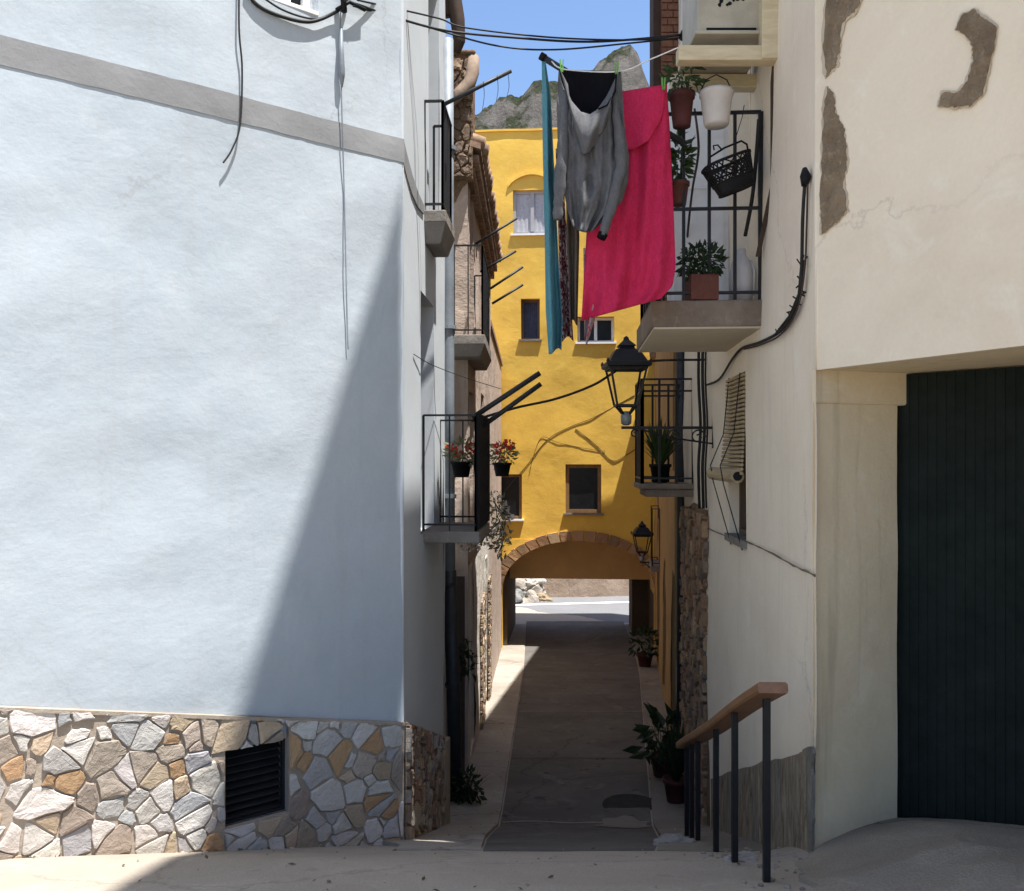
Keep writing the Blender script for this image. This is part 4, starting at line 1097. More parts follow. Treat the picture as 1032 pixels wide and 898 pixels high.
mb.boxp((x0,4.98,EYE+2.43), (x1-x0,0,0), (.03,.60,0), (0,0,.62)); mb.box(x0-.02, x1+.03, 4.94, 4.952, EYE+2.404, EYE+2.425); mb.build('casing', M['acwhite'], ac, bevel=.02)
mb = MB(); mb.boxp((x0-.02,4.95,EYE+2.408), (x1-x0+.05,0,0), (0,.62,0), (0,0,.018)); mb.build('base_tray', M['acwhite'], ac, bevel=.006)
mb = MB(); rnd = random.Random(12)
for i in range(14):
    a_, r_ = rnd.uniform(0,6.28), rnd.uniform(.006,.017)
    cx_ = x0+(x1-x0)*(.32+.055*(i % 7))+rnd.uniform(-.01,.01); cz_ = EYE+2.60+.05*(i//7)+rnd.uniform(-.02,.02)
    mb.prism([V((cx_+r_*math.cos(k*1.05)*rnd.uniform(.6,1.1), 4.979, cz_+r_*math.sin(k*1.05)*rnd.uniform(.6,1.1))) for k in range(6)], V((0,-.003,0)))
mb.box(x0+.05, x1-.05, 4.9765, 4.9785, EYE+2.435, EYE+2.455); mb.build('peeled_paint', M['blackplastic'], ac)
mb = MB(); mb.box(x1-.02, x1+.04, 5.0, 5.5, EYE+2.43, EYE+2.95); mb.tube([V((x1+.01,5.0,EYE+2.5)), V((x1+.06,4.97,EYE+2.35)), V((x1+.05,5.0,EYE+2.15)), V((x1+.08,5.1,EYE+1.6)), V((x1+.02,5.2,EYE+1.2))], .014, 6)
mb.build('pipe_cover', M['rustbrown'], ac)

# ================================================================== BALCONY CLUTTER, RIGHT
bz = EYE+.955
wb = empty('hanging_bucket', PX(722,127,5.1), 'white plastic flower bucket hung upright below the cream beams', 'bucket')
mb = MB(); cc = PX(722,127,5.1); mb.lathe(cc, [(.066,0),(.072,.01),(.092,.17),(.099,.175),(.099,.2),(.09,.2),(.085,.17)], 20); mb.build('body', M['whiteplastic'], wb, smooth=True)
mb = MB(); mb.tube([cc+V((-.1,0,.19)), cc+V((-.06,0,.27)), cc+V((0,0,.3)), cc+V((.06,0,.27)), cc+V((.1,0,.19))], .004, 5); mb.build('wire_handle', M['iron'], wb)
cc = PX(687,128,5.15)
potted(cc, .072, .20, 'dark red pot with trailing leaves hanging just right of the pink towel top', M['redpot'], (.10,.08,.10), M['leaf'], .06, 51, 'potted plant', 'pots hung on the white balcony', n=90)
cc = PX(684,207,5.35)
potted(cc, .062, .14, 'small clay pot with upright green plant halfway up the balcony rail', M['terracotta'], (.055,.055,.16), M['leaf'], .075, 52, 'potted plant', 'pots hung on the white balcony', n=110)
cc = PX(707,303,5.35); cc.z = bz+.004
potted(cc, .085, .155, 'square clay planter with bushy dark plant on the white balcony floor', M['terracotta'], (.13,.10,.11), M['darkleaf'], .05, 53, 'potted plant', n=330, box=((1,.05,0), .17))
mb = MB(); cc = V((PX(747,300,5.4).x, 5.4, bz+.002)); 
mb.lathe(cc, [(.06,0),(.068,.01),(.07,.19),(.062,.25),(.035,.29),(.028,.30),(.028,.335),(.02,.34)], 20); jr = empty('canister', cc, 'white plastic jerry bottle standing at the wall end of the balcony', 'bottle')
mb.build('body', M['canister'], jr, smooth=True); mb = MB(); mb.tube([cc+V((.07,-.02,.05)), cc+V((.075,-.02,.2)), cc+V((.05,-.02,.26))], .01, 6); mb.build('grip', M['canister'], jr, smooth=True)
# perforated basket hanging tilted
bk = empty('shopping_basket', PX(735,170,5.12), 'black perforated plastic basket hanging tilted by one handle', 'basket')
cb_ = PX(735,172,5.12); tilt = R(21)
def bp(u, v, w): # u along, v up, w depth (basket frame, tilted)
    return cb_+V((u*math.cos(tilt)-v*math.sin(tilt), w, u*math.sin(tilt)+v*math.cos(tilt)))
def ring(v, gu, gw, n=26):
    return [bp(gu*math.copysign(abs(math.cos(a))**.6, math.cos(a)), v, gw*math.copysign(abs(math.sin(a))**.6, math.sin(a))) for a in [2*math.pi*i/n for i in range(n)]]
mb = MB(); n_ = 26; lev = [(-.12,.105,.065),(-.06,.118,.075),(0,.13,.085),(.055,.142,.092)]
rr = [ring(*l, n_) for l in lev]
for i, r_ in enumerate(rr): mb.tube(r_+[r_[0]], .009 if i == 3 else .0055, 5)
mb.add(ring(-.12,.105,.065,n_), [tuple(range(n_))])
for k in range(n_):
    k2 = (k+1) % n_; mb.add([rr[0][k], rr[0][k2], rr[1][k2], rr[1][k]], [(0,1,2,3)])
    for i in (1, 2):
        p, q2 = rr[i], rr[i+1]; mb.tube([p[k], q2[(k+1) % n_]], .0045, 4); mb.tube([p[(k+1) % n_], q2[k]], .0045, 4)
mb.build('body', M['blackplastic'], bk)
mb = MB(); mb.tube([bp(-.13,.05,-.05), bp(-.10,.10,-.06), bp(.0,.12,-.06), bp(.11,.125,-.05), bp(.14,.10,-.03), bp(.142,.055,0)], .006, 6)
mb.tube([bp(-.02,.12,-.06), bp(-.03,.15,-.06), bp(-.055,.155,-.06), bp(-.06,.13,-.06)], .005, 5)
mb.tube([bp(.06,.122,-.055), PX(748,118,5.12), PX(750,106,5.2)], .003, 4); mb.build('handle', M['blackplastic'], bk)

# ================================================================== LAUNDRY
def sheet(mb, fx, fy, nu=30, nv=44, u0=0, u1=1, v0=0, v1=1, th=.006):
    """fx(u,v)->pixel x,y ; fy(u,v)->depth; closed two-sided cloth"""
    P = [[PX(*fx(u0+(u1-u0)*i/nu, v0+(v1-v0)*j/nv), fy(u0+(u1-u0)*i/nu, v0+(v1-v0)*j/nv)) for i in range(nu+1)] for j in range(nv+1)]
    f0 = [p for r_ in P for p in r_]; f1 = [p+V((0,th,0)) for p in f0]; n = nu+1; k = len(f0)
    fs = []
    for j in range(nv):
        for i in range(nu):
            a, b, c_, d_ = j*n+i, j*n+i+1, (j+1)*n+i+1, (j+1)*n+i
            fs += [(a,d_,c_,b), (k+a,k+b,k+c_,k+d_)]
    bd_ = [i for i in range(n)]+[j*n+nu for j in range(1,nv+1)]+[nv*n+i for i in range(nu-1,-1,-1)]+[j*n for j in range(nv-1,0,-1)]
    for i in range(len(bd_)):
        a, b = bd_[i], bd_[(i+1) % len(bd_)]; fs.append((a,b,k+b,k+a))
    mb.add(f0+f1, fs)
def lerp_tab(tab, v):
    for (a, x0), (b, x1) in zip(tab, tab[1:]):
        if v <= b: return x0+(x1-x0)*(v-a)/(b-a) if b > a else x1
    return tab[-1][1]
# pole and lines
pole = empty('drying_pole', PX(690,118,5.24), 'thick dark pole leaning out of the white balcony and carrying the washing', 'drying pole')
mb = MB(); mb.tube([PX(546,57,5.16), PX(572,73,5.165), PX(692,146,5.22)], .019, 10); mb.build('tube', M['pipedark'], pole, smooth=True)
mb = MB(); mb.tube([PX(544.5,56,5.16), PX(549.5,59,5.16)], .023, 10); mb.build('end_cap', M['blackplastic'], pole, smooth=True)
cable([PX(556,62,5.1), PX(570,70,4.98), PX(624,72,4.94), PX(655,60,4.93), PX(688,46,4.92)], .004, 'white washing line from the pole to the nearer cream beam', M['whitecord'], name='washing_line', n=8)
# pink towel
tw = MB()
def tfx(u, v):
    l = lerp_tab([(0,598),(.3,596),(.62,591),(1,586)], v); r_ = lerp_tab([(0,672),(.2,675),(.6,679),(.85,681),(.94,678),(1,666)], v)
    top = 97-12*u; bot = 323-22*u-(7*(u-.5)**2*0); y = top+(bot-top)*v
    return l+(r_-l)*u, y
def tfy(u, v): return 5.09-.03*u+.034*math.sin(u*12+2.2*math.sin(v*3))*(.2+v)+.012*math.sin(u*31+v*5)+.020*noise.noise(V((u*6,v*7,1)))+.008*noise.noise(V((u*15,v*12,1)))+.05*max(0,u-.8)*math.sin(v*7)
sheet(tw, tfx, tfy, 44, 56, th=.010)
tr_ = tw.build('pink_towel', M['pink'], smooth=True); tag(tr_, 'large crimson pink towel pegged over the line beside the grey hoodie', 'towel')
fl = MB()
def ffx(u, v):
    l = 600+2*v; r_ = 670+2*v-6*v*v
    top = 97.5-11.5*u; bot = lerp_tab([(0,140),(.25,149),(.55,152),(.8,143),(1,122)], u); return l+(r_-l)*u, top-1+(bot-top)*v
sheet(fl, ffx, lambda u, v: 5.055-.03*u+.012*math.sin(u*13+1)*(.2+v)-.03*v*(1-v), 34, 18, th=.012)
fl.build('folded_top', M['pink'], tr_, smooth=True)
# grey hoodie
hd = empty('grey_hoodie', PX(596,75,4.92), 'grey marl hoodie with black lining pegged by its hood', 'hoodie')
Lh = [(0,563),(.2,561),(.45,562),(.7,566),(.9,572),(1,577)]; Rh = [(0,626),(.2,628),(.4,630),(.55,634),(.72,633),(.85,627),(1,604)]
def fold(u, v): return .024*math.sin(u*15+1.3*math.sin(v*4+.6))*(.45+.35*v)+.017*math.sin(u*29+v*3)*(.4+.6*v)+.022*noise.noise(V((u*4,v*5,3)))+.016*noise.noise(V((u*11,v*9,3)))+.007*noise.noise(V((u*26,v*18,3)))+.006*math.sin(u*52+v*9)
neck = lambda u: lerp_tab([(0,0),(.08,.10),(.2,.20),(.35,.262),(.5,.275),(.62,.245),(.78,.16),(.92,.05),(1,0)], u)
bot_ = lambda u: 228+6*math.sin(u*3.1)-8*max(0,u-.75)
def hfx(u, v, front=True):
    t = neck(u)+(1-neck(u))*v if front else v
    l, r_ = lerp_tab(Lh, t), lerp_tab(Rh, t); y0 = 70+2*u
    return l+(r_-l)*u, y0+(bot_(u)-y0)*t
bulge = lambda u, v: .05*math.sin(math.pi*u)**.7
mb = MB(); sheet(mb, hfx, lambda u, v: 4.93-bulge(u,v)*.9+fold(u,v), 46, 54, th=.008); body = mb.build('body', M['grey'], hd, smooth=True)
mb = MB(); sheet(mb, lambda u, v: hfx(u,v,False), lambda u, v: 4.985+bulge(u,v)*.6+fold(u,v)*.4, 30, 40, v1=.5, th=.006); mb.build('lining', M['black'], hd, smooth=True)
mb = MB(); sheet(mb, lambda u, v: hfx(u,v,False), lambda u, v: 4.995+bulge(u,v)*.6+fold(u,v)*.4, 30, 40, th=.006); mb.build('back_panel', M['grey'], hd, smooth=True)
mb = MB()   # hood hanging in front below the neck opening
def kfx(u, v):
    n0 = 70+2*u+(bot_(u)-70)*neck(u)
    drop = lerp_tab([(0,16),(.15,34),(.3,45),(.5,38),(.7,33),(.9,44),(1,24)], u)
    x_ = lerp_tab([(0,564),(1,625)], u); x_ = x_+(594-x_)*.28*v
    return x_, n0-1+drop*v
sheet(mb, kfx, lambda u, v: 4.905-bulge(u,v)*.95-.045*math.sin(math.pi*min(1,v*1.02))+.012*math.sin(u*17+v*4), 40, 16, th=.010); mb.build('hood', M['grey'], hd, smooth=True)
def sleeve(pts, rad, name='sleeve'):
    mb = MB(); P = []; K = 26
    for i in range(K+1):
        t = i/K; x_ = lerp_tab([(k/(len(pts)-1), p[0]) for k, p in enumerate(pts)], t); y_ = lerp_tab([(k/(len(pts)-1), p[1]) for k, p in enumerate(pts)], t); P.append(PX(x_, y_, lerp_tab([(k/(len(pts)-1), p[2]) for k, p in enumerate(pts)], t)))
    b = len(mb.v); rs = [lerp_tab([(k/(len(rad)-1), r_) for k, r_ in enumerate(rad)], i/K)*(1+.10*math.sin(i*1.9)) for i in range(K+1)]
    mb.tube(P, rs, 16)
    for v in mb.v[b:]:
        v += V((.010*noise.noise(v*9), .014*noise.noise(v*9+V((5,0,0))), 0))
    return mb.build(name, M['grey'], hd, smooth=True)
sleeve([(570,92,4.915),(569,120,4.90),(566,165,4.885),(563,200,4.88),(562,221,4.88)], [.015,.026,.032,.034,.028,.031])
sleeve([(618,95,4.89),(624,130,4.885),(626,170,4.885),(616,208,4.875),(607,238,4.87)], [.015,.026,.034,.034,.030,.024])
mb = MB(); mb.tube([PX(608,235.5,4.87), PX(605.5,240.5,4.87)], [.029,.026], 14); mb.build('cuff', M['black'], hd, smooth=True)
mb = MB(); mb.tube([PX(621,76,4.86), PX(620,92,4.84), PX(612,106,4.83), PX(603,110,4.83)], .005, 5); mb.build('drawstring', M['black'], hd, smooth=True)
# other pieces
def hanging(name, tabL, tabR, y0, y1, d, m, label, cat, seed, amp=.03, f=9):
    mb = MB()
    sheet(mb, lambda u, v: (lerp_tab(tabL,v)+(lerp_tab(tabR,v)-lerp_tab(tabL,v))*u, y0+(y1-y0)*v+3*math.sin(u*5+seed)*v), lambda u, v: d+amp*math.sin(u*f+seed+2*v)*(.4+v)+.02*noise.noise(V((u*4,v*8,seed))), 18, 48, th=.008)
    return tag(mb.build(name, m, smooth=True), label, cat)
hanging('teal_towel', [(0,546),(.3,547),(.6,549),(.85,550),(1,553)], [(0,550),(.12,555),(.4,559),(.75,564),(.9,567),(1,566)], 62, 354, 5.1, M['teal'], 'narrow teal and white towel hanging folded from the pole tip', 'towel', 1, .05, 7)
hanging('patterned_cloth', [(0,560),(.5,563),(1,566)], [(0,566),(.5,572),(1,578)], 150, 342, 5.2, M['redcloth'], 'dark red patterned cloth strip between teal towel and hoodie', 'cloth', 2)
hanging('taupe_cloth', [(0,570),(.5,571),(1,575)], [(0,580),(.5,584),(1,582)], 150, 325, 5.17, M['greycloth'], 'taupe cloth hanging below the hoodie left sleeve', 'cloth', 3)
hanging('tea_towel', [(0,588),(1,589)], [(0,612),(.5,607),(1,592)], 250, 345, 5.16, M['whitepink'], 'white and pink cloth showing below the pink towel corner', 'cloth', 4, .02)
for i, (x_, y_, d_, lab) in enumerate(((566,68,4.93,'green clothes peg at the left shoulder of the grey hoodie'), (621,70,4.93,'green clothes peg at the right shoulder of the grey hoodie'), (668,86,5.03,'green clothes peg at the top right corner of the pink towel'))):
    mb = MB(); p_ = PX(x_, y_, d_)
    for k in (-1, 1): mb.bar(p_+V((.004*k,-.02,-.035)), p_+V((.009*k,-.02,.035)), .007, .010)
    o = mb.build('clothes_peg', M['peg']); tag(o, lab, 'clothes peg', 'green pegs on the washing line')

# ================================================================== POLES ON THE LEFT BALCONIES
def lpole(x0, y0, x1, y1, d, r, label, g):
    mb = MB(); mb.tube([PX(x0,y0,d), PX(x1,y1,d+.05)], r, 8)
    return tag(mb.build('drying_pole', M['pipedark'], smooth=True), label, 'drying pole', g)
lpole(446,106,515,71.5,6.6,.016,'lone black drying pole rising against the sky from the top left balcony','drying poles on the left balconies')
g3 = 'drying poles on the left balconies'
for k, (a, b, c_, e, lab) in enumerate(((479,246,521,220,'topmost of four thin poles on the old house balcony'),(484,274,520,253,'second of four thin poles on the old house balcony, below the topmost'),(494,291,527,269,'third of four thin poles on the old house balcony, above the lowest'),(496,306,527,287,'lowest of four thin poles on the old house balcony'))):
    lpole(a,b,c_,e,10.0,.014,lab,g3)
lpole(476,421,544,376,6.6,.020,'upper one of two stout poles above the black screen on the lower left balcony',g3)
lpole(487,429,545,387,6.7,.019,'lower one of two stout poles above the black screen on the lower left balcony',g3)
for k, (a, b) in enumerate(((487,82),(501,76),(512,73))):
    cable([PX(a,b,6.6), PX(a+1,b+14,6.62), PX(a-1,b+30-k*3,6.6)], .0022, ['thin string hanging nearest the balcony from the lone pole','thin string hanging from the middle of the lone pole','thin string hanging near the tip of the lone pole'][k], name='string', group='strings on the lone pole')
# black reed screen on the end of the lower left balcony
scn = MB(); p0_, p1_ = pathL[1], pathL[2]; p0_ = V((p0_.x+.02,p0_.y-.02,0)); p1_ = V((p1_.x+.02,p1_.y,0)); K = 30
for i in range(K+1):
    p = p0_.lerp(p1_, i/K); scn.tube([V((p.x,p.y,EYE-.52)), V((p.x,p.y,EYE+.33+.004*math.sin(i*5)))], .016, 5)
tag(scn.build('balcony_screen', M['blackplastic']), 'black reed screen tied along the outer rail of the lower left balcony', 'screen')

# ================================================================== FLOWERS, LEFT
def basket_flowers(c, label, seed, red=True):
    potted(c, .085, .13, label, M['blackplastic'], (.13,.11,.10), M['drygreen'], .055, seed, 'flower pot', 'flower pots on the left balconies', flowers=(M['red'] if red else M['whiteflower'], 4, .032), n=150)
basket_flowers(PX(465,481,7.2), 'black pot of red geraniums behind the lower left balcony bars', 61)
basket_flowers(PX(506,480,8.3), 'black pot of red geraniums hanging beyond the black screen', 62)
def climber(pts, label, seed, m, fm=None, size=.06, n=160, rad=.09, name='climbing_plant'):
    root = empty(name, PX(*pts[-1]), label, 'plant'); mb = MB(); P = [PX(*p) for p in pts]
    for k in range(3):
        rnd = random.Random(seed+k); mb.tube([p+V((rnd.uniform(-.04,.04),rnd.uniform(-.04,.04),0)) for p in P], .004, 4)
    mb.build('stem', M['rustbrown'], root); mb = MB()
    for k in range(len(P)-1):
        for j in range(3): leaves(mb, P[k].lerp(P[k+1], j/3), (rad,rad,rad), n//(3*(len(P)-1)), size, seed+k*7+j)
    mb.build('foliage', m, root)
    if fm:
        mb = MB()
        for k in range(len(P)-1): leaves(mb, P[k], (rad*1.1,rad*1.1,rad), 26, size*.8, seed+90+k, narrow=.9)
        mb.build('blossom', fm, root)
climber([(500,505,8.6),(505,520,8.6),(507,540,8.6),(503,560,8.6)], 'pale trailing plant hanging over the edge of the yellow arch', 71, M['drygreen'], M['whiteflower'], .055, 210, .10)
climber([(470,545,8.5),(478,548,8.5),(490,540,8.5),(498,528,8.5)], 'straggly pale plant under the lower left balcony', 72, M['drygreen'], M['whiteflower'], .05, 110, .08)
climber([(466,655,8.9),(469,668,8.9),(467,682,8.9)], 'small dark leafy creeper beside the lower downpipe', 73, M['darkleaf'], None, .09, 60, .10)
mb = MB(); cc = PX(470,806,8.25); leaves(mb, cc+V((.0,0,.12)), (.14,.12,.16), 150, .075, 81); blades(mb, cc, 26, .36, .02, 82)
tag(mb.build('weed', M['darkleaf']), 'dark weed tuft at the foot of the downpipe', 'weed')
for i, (px_, py_, dd) in enumerate(((470,640,9.6),(474,600,9.6))):
    pass

# ================================================================== PLANTS, RIGHT
def floorpot(px_, d, r, h, label, kind, lm, size, seed, n, pm='redpot'):
    x_ = (px_-CX)*d/F; return potted((x_, d, gz(x_, d)+.034), r, h, label, M[pm], kind, lm, size, seed, 'potted plant', 'potted plants along the right pavement', n=n)
floorpot(681, 8.3, .115, .22, 'clay pot with arching blades nearest the handrail on right pavement', 'blades', M['darkleaf'], .62, 91, 70)
floorpot(668, 9.2, .13, .22, 'broad leaved dark plant behind the nearest pot on right pavement', (.25,.2,.24), M['darkleaf'], .19, 92, 90)
floorpot(650, 17.8, .16, .26, 'dark potted plant right beside the arch mouth', (.28,.26,.28), M['darkleaf'], .14, 94, 130)
cc = WR.at(yR(8.4), zb_+.0, .27)
potted((cc.x,cc.y,zb_+.002), .10, .18, 'dark pot with drooping fern on the lower right balcony', M['blackplastic'], 'blades', M['leaf'], .50, 95, 'potted plant', n=130, name='potted_fern')

# ================================================================== HANDRAIL
hr = empty('handrail', (1.06,4.6,gz(1.06,4.6)), 'brown wooden handrail on black iron posts down the ramp', 'handrail')
hp = [PX(779,693,3.50), PX(752,706,3.78), PX(717,729,4.62), PX(690,752,6.0)]
mb = MB()
for a, b in ((hp[0], hp[3]),):
    t_ = (b-a).normalized(); sd_ = t_.cross(V((0,0,1))).normalized(); upv = sd_.cross(t_)
    K = 14; ring_ = [(-.060,-.012),(-.055,-.022),(.055,-.022),(.060,-.012),(.060,.014),(.052,.022),(-.052,.022),(-.060,.014)]
    vs = []
    for i in range(K+1):
        c_ = a.lerp(b, i/K)+V((0,0,.006*math.sin(i*.6)))
        vs += [c_+sd_*u+upv*w for u, w in ring_]
    n8 = 8; fs = [(i*n8+k, i*n8+(k+1) % n8, (i+1)*n8+(k+1) % n8, (i+1)*n8+k) for i in range(K) for k in range(n8)]+[tuple(range(n8)), tuple(reversed(range(K*n8, (K+1)*n8)))]
    mb.add(vs, fs)
mb.build('rail', M['rail'], hr)
for d_, xo in ((3.66,.012), (4.12,-.030), (4.72,-.012), (5.42,0), (5.67,0), (5.9,0)):
    t_ = (d_-hp[0].y)/(hp[3].y-hp[0].y); top = hp[0].lerp(hp[3], t_)+V((xo,0,0))
    mb = MB(); mb.bar(V((top.x,d_,gz(top.x,d_)-.05)), top-V((0,0,.015)), .028, .028); mb.build('post', M['iron'], hr, bevel=.002)
# crumbs of mortar at the wall foot
rnd = random.Random(77); mb = MB()
for i in range(190):
    y_ = rnd.uniform(3.35, 5.4); x_ = 1.0+rnd.gauss(.17,.13) if i % 3 else rnd.uniform(1.1, 1.42); r_ = rnd.choice((.004,.005,.006,.008,.012,.018))*rnd.uniform(.6,1.3)
    bm = bmesh.new(); bmesh.ops.create_icosphere(bm, subdivisions=1, radius=r_)
    vs = [v.co*(1+.35*noise.noise(v.co*90+V((i,0,0)))) for v in bm.verts]; vs = [V((v.x+x_, v.y+y_, v.z*.6+gz(x_,y_)+r_*.25)) for v in vs]
    fs = [[v.index for v in f.verts] for f in bm.faces]; bm.free(); mb.col = rnd.choice(((.30,.26,.21),(.22,.19,.155),(.36,.32,.27))); mb.add(vs, fs); mb.col = None
o = mb.build('rubble', M['rubble']); tag(o, 'loose mortar crumbs around the handrail posts', None, None, 'stuff')
rock(V((1.09,4.16,gz(1.09,4.16)+.006)), (.09,.05,.028), 12, 'flat pale lump of mortar at the second handrail post', 'stone', M['rock'], col=(.42,.38,.34))
rock(V((.99,5.3,gz(.99,5.3)+.01)), (.13,.09,.05), 13, 'pale broken concrete lump at the last handrail posts', 'stone', M['rock'], col=(.30,.27,.24))

# ================================================================== CABLES
wf = lambda x_, y_, o=.03: WF.hit(x_, y_, o)
cable([wf(241,-25), wf(241,30), wf(244,70), wf(242,125), wf(234,150), wf(225,164)], .0055, 'black cable dangling loose and curling on the blue wall')
cable([wf(247,-8,.02), wf(262,7,.022), wf(285,17,.024), wf(312,22,.024), wf(335,14,.022), wf(347,4,.03), wf(352,-12,.03)], .011, 'black cable looping below the top left window')
cable([wf(255,-10,.03), wf(285,10,.022), wf(318,19,.022), wf(340,10,.03)], .006, 'thinner black cable inside the loop below the top left window')
cable([wf(346,-8,.03), wf(343,20,.03), wf(344,90,.025), wf(347,200,.02), wf(350,330,.02), wf(351,352,.02)], .004, 'thin grey wire running straight down the blue wall', M['pipegrey'])
mb = MB(); mb.tube([wf(344,28,.03), wf(344,55,.04), wf(344.5,75,.035), wf(344.5,88,.028)], [.008,.016,.02,.006], 8)
tag(mb.build('cable_joint', M['pipegrey'], smooth=True), 'grey swelling on the thin wire of the blue wall', 'cable joint')
mb = MB(); mb.tube([wf(339,10,.03), wf(352,2,.05), wf(368,10,.03)], .012, 6); mb.tube([wf(345,-14,.04), wf(347,12,.05)], .018, 8)
tag(mb.build('insulator', M['blackplastic'], smooth=True), 'black cable clamp at the top edge of the blue wall', 'cable clamp')
e6 = PX(690,35,6.3)
cable([wf(352,2,.05), PX(440,29,5.9), PX(520,38,6.0), PX(600,42,6.2), e6], .008, 'thick black cable sagging across the lane, uppermost of three')
cable([wf(356,6,.05), PX(430,27,5.9), PX(500,46,6.0), PX(560,50,6.1), PX(640,43,6.2), e6+V((0,0,-.02))], .006, 'thin black cable sagging lowest across the lane')
cable([wf(360,0,.05), PX(440,18,6.0), PX(470,28,6.05), PX(560,38,6.1), PX(650,40,6.2), e6+V((0,0,.01))], .006, 'thin black cable crossing between the other two over the lane')
mb = MB(); mb.tube([e6+V((-.03,0,-.03)), e6+V((.0,0,0)), e6+V((.05,0,.03))], [.02,.04,.02], 8); mb.tube([e6, WR.at(yR(6.4), e6.z, 0)], .012, 6); tag(mb.build('insulator', M['blackplastic'], smooth=True), 'black cable clamp on the white house beside the sky', 'cable clamp')
cable([PX(476,424,6.6), PX(520,411,7.0), PX(560,402,7.1), PX(598,388,7.1), PX(640,366,7.2), WR.at(yR(7.25), EYE+.82, .02)], .011, 'black cable crossing in front of the yellow wall above its windows')
def wy(x_, y_):
    a, z = WY.sz(x_, y_)
    return WY.at(a, z, .028*fbm(V((a*.7+12*13.1, z*.7, 12*7.7)), 4)+.010)
cable([wy(503,502), wy(530,470), wy(552,443), wy(575,430), wy(600,420), wy(640,398)], .007, 'dark wire curving up the yellow wall from the small lower window')
cable([wy(533,480), wy(537,462), wy(546,441), wy(562,446), wy(590,452), wy(610,455)], .005, 'thin wire squiggling on the yellow wall over the brick arch')
cable([wy(580,432), wy(600,448), wy(617,464), wy(632,458), wy(650,446)], .007, 'drooping wire on the yellow wall right of the dark window')
wr = lambda x_, y_, o=.025: WR.hit(x_, y_, o)
cable([wr(811,186), wr(809,220), wr(808,268), wr(807,290), wr(800,315), wr(786,334), wr(766,345), wr(748,351), wr(738,362), wr(725,382), wr(712,388)], .009, 'black cable bending down the white wall under its balcony')
cable([wr(814,186), wr(813,225), wr(811,270), wr(804,310), wr(788,336), wr(768,347), wr(750,352)], .005, 'brown twin cable beside the black one on the white wall', M['rustbrown'])
mb = MB(); mb.tube([wr(811,170), wr(812,178), wr(811,188)], [.012,.028,.016], 8); tag(mb.build('junction_box', M['blackplastic'], smooth=True), 'small black junction pod high on the white wall', 'junction box')
tw_ = MB(); rnd = random.Random(5); tw_.tube([wr(809,262), wr(806,296), wr(797,318), wr(783,336)], .011, 6)
for k in range(26):
    t_ = k/25; x_, y_ = lerp_tab([(0,809),(.4,806),(.7,797),(1,783)], t_), lerp_tab([(0,262),(.4,296),(.7,318),(1,336)], t_)
    p_ = wr(x_, y_); tw_.tube([p_, p_+V((rnd.uniform(-.03,.03), rnd.uniform(-.03,.02), rnd.uniform(-.03,.04)))], .004, 4)
tag(tw_.build('cable_tie', M['cable']), 'frayed tape ends bristling along the bent cable', 'cable tie')
for k, (xa, lab) in enumerate(((705,'leftmost black riser cable at the white wall corner'), (709,'middle black riser cable at the white wall corner'), (712,'rightmost black riser cable at the white wall corner'))):
    cable([wr(xa,320,.03), wr(xa-1,380,.05), wr(xa+1,430,.04), wr(xa-1,470,.06), wr(xa,512,.03)], .013 if k < 2 else .008, lab, group='riser cables by the lower right balcony')
# rusty spike and bits on the alley wall behind the balcony
cable([wr(765,120,.03), wr(762,160,.03), wr(758,200,.04), wr(751,238,.06)], .012, 'thick black cable stub hanging behind the basket')
cable([wr(700,110,.3), wr(704,150,.32), wr(698,190,.3), wr(694,225,.3), wr(691,260,.3)], .008, 'dry vine stem twining up the balcony bars', M['rustbrown'], name='vine_stem')
cable([WS.hit(417,357,.01), PX(436,368,6.6), PX(470,381,7.6), PX(505,392,9.0)], .003, 'fine wire strung from the blue house towards the old house')


mh = MB(); mx_, my_ = PX(636,0,8.25).x, 8.25; mh.lathe((mx_,my_,gz(mx_,my_)+.010), [(.27,0),(.27,.006),(.245,.006),(.24,.003)], 32, 1, 1)
tag(mh.build('manhole_cover', M['manhole']), 'round dark manhole cover in the alley near the ramp foot', 'manhole cover')

# rough apron at the garage threshold
ap = [(1.18,3.30),(1.45,3.18),(1.9,2.95),(2.6,2.6),(2.8,3.0),(2.5,3.75),(1.96,4.36),(1.47,4.14),(1.30,3.95),(1.22,3.7)]
rnd = random.Random(8); P = []
for i, p in enumerate(ap):
    q = ap[(i+1) % len(ap)]
    for k in range(6):
        P.append((p[0]+(q[0]-p[0])*k/6+(rnd.uniform(-.025,.025) if i < 2 or i > 7 else 0), p[1]+(q[1]-p[1])*k/6+(rnd.uniform(-.03,.03) if i < 2 or i > 7 else 0)))
mb = MB(); c_ = (2.0,3.5); n = len(P); rings = []
for f_, dz in ((1.0,-.02),(.992,.022),(.8,.026),(.55,.026),(.25,.026)):
    rings.append([V((c_[0]+(x_-c_[0])*f_, c_[1]+(y_-c_[1])*f_, gz(c_[0]+(x_-c_[0])*f_, c_[1]+(y_-c_[1])*f_)+dz+.008*fbm(V((x_*f_*4,y_*f_*4,1))))) for x_, y_ in P])
mb.add([v for r_ in rings for v in r_], [(j*n+i, j*n+(i+1) % n, (j+1)*n+(i+1) % n, (j+1)*n+i) for j in range(4) for i in range(n)]+[tuple(4*n+i for i in range(n))])
o = mb.build('pavement', M['apron']); o['kind'] = 'structure'

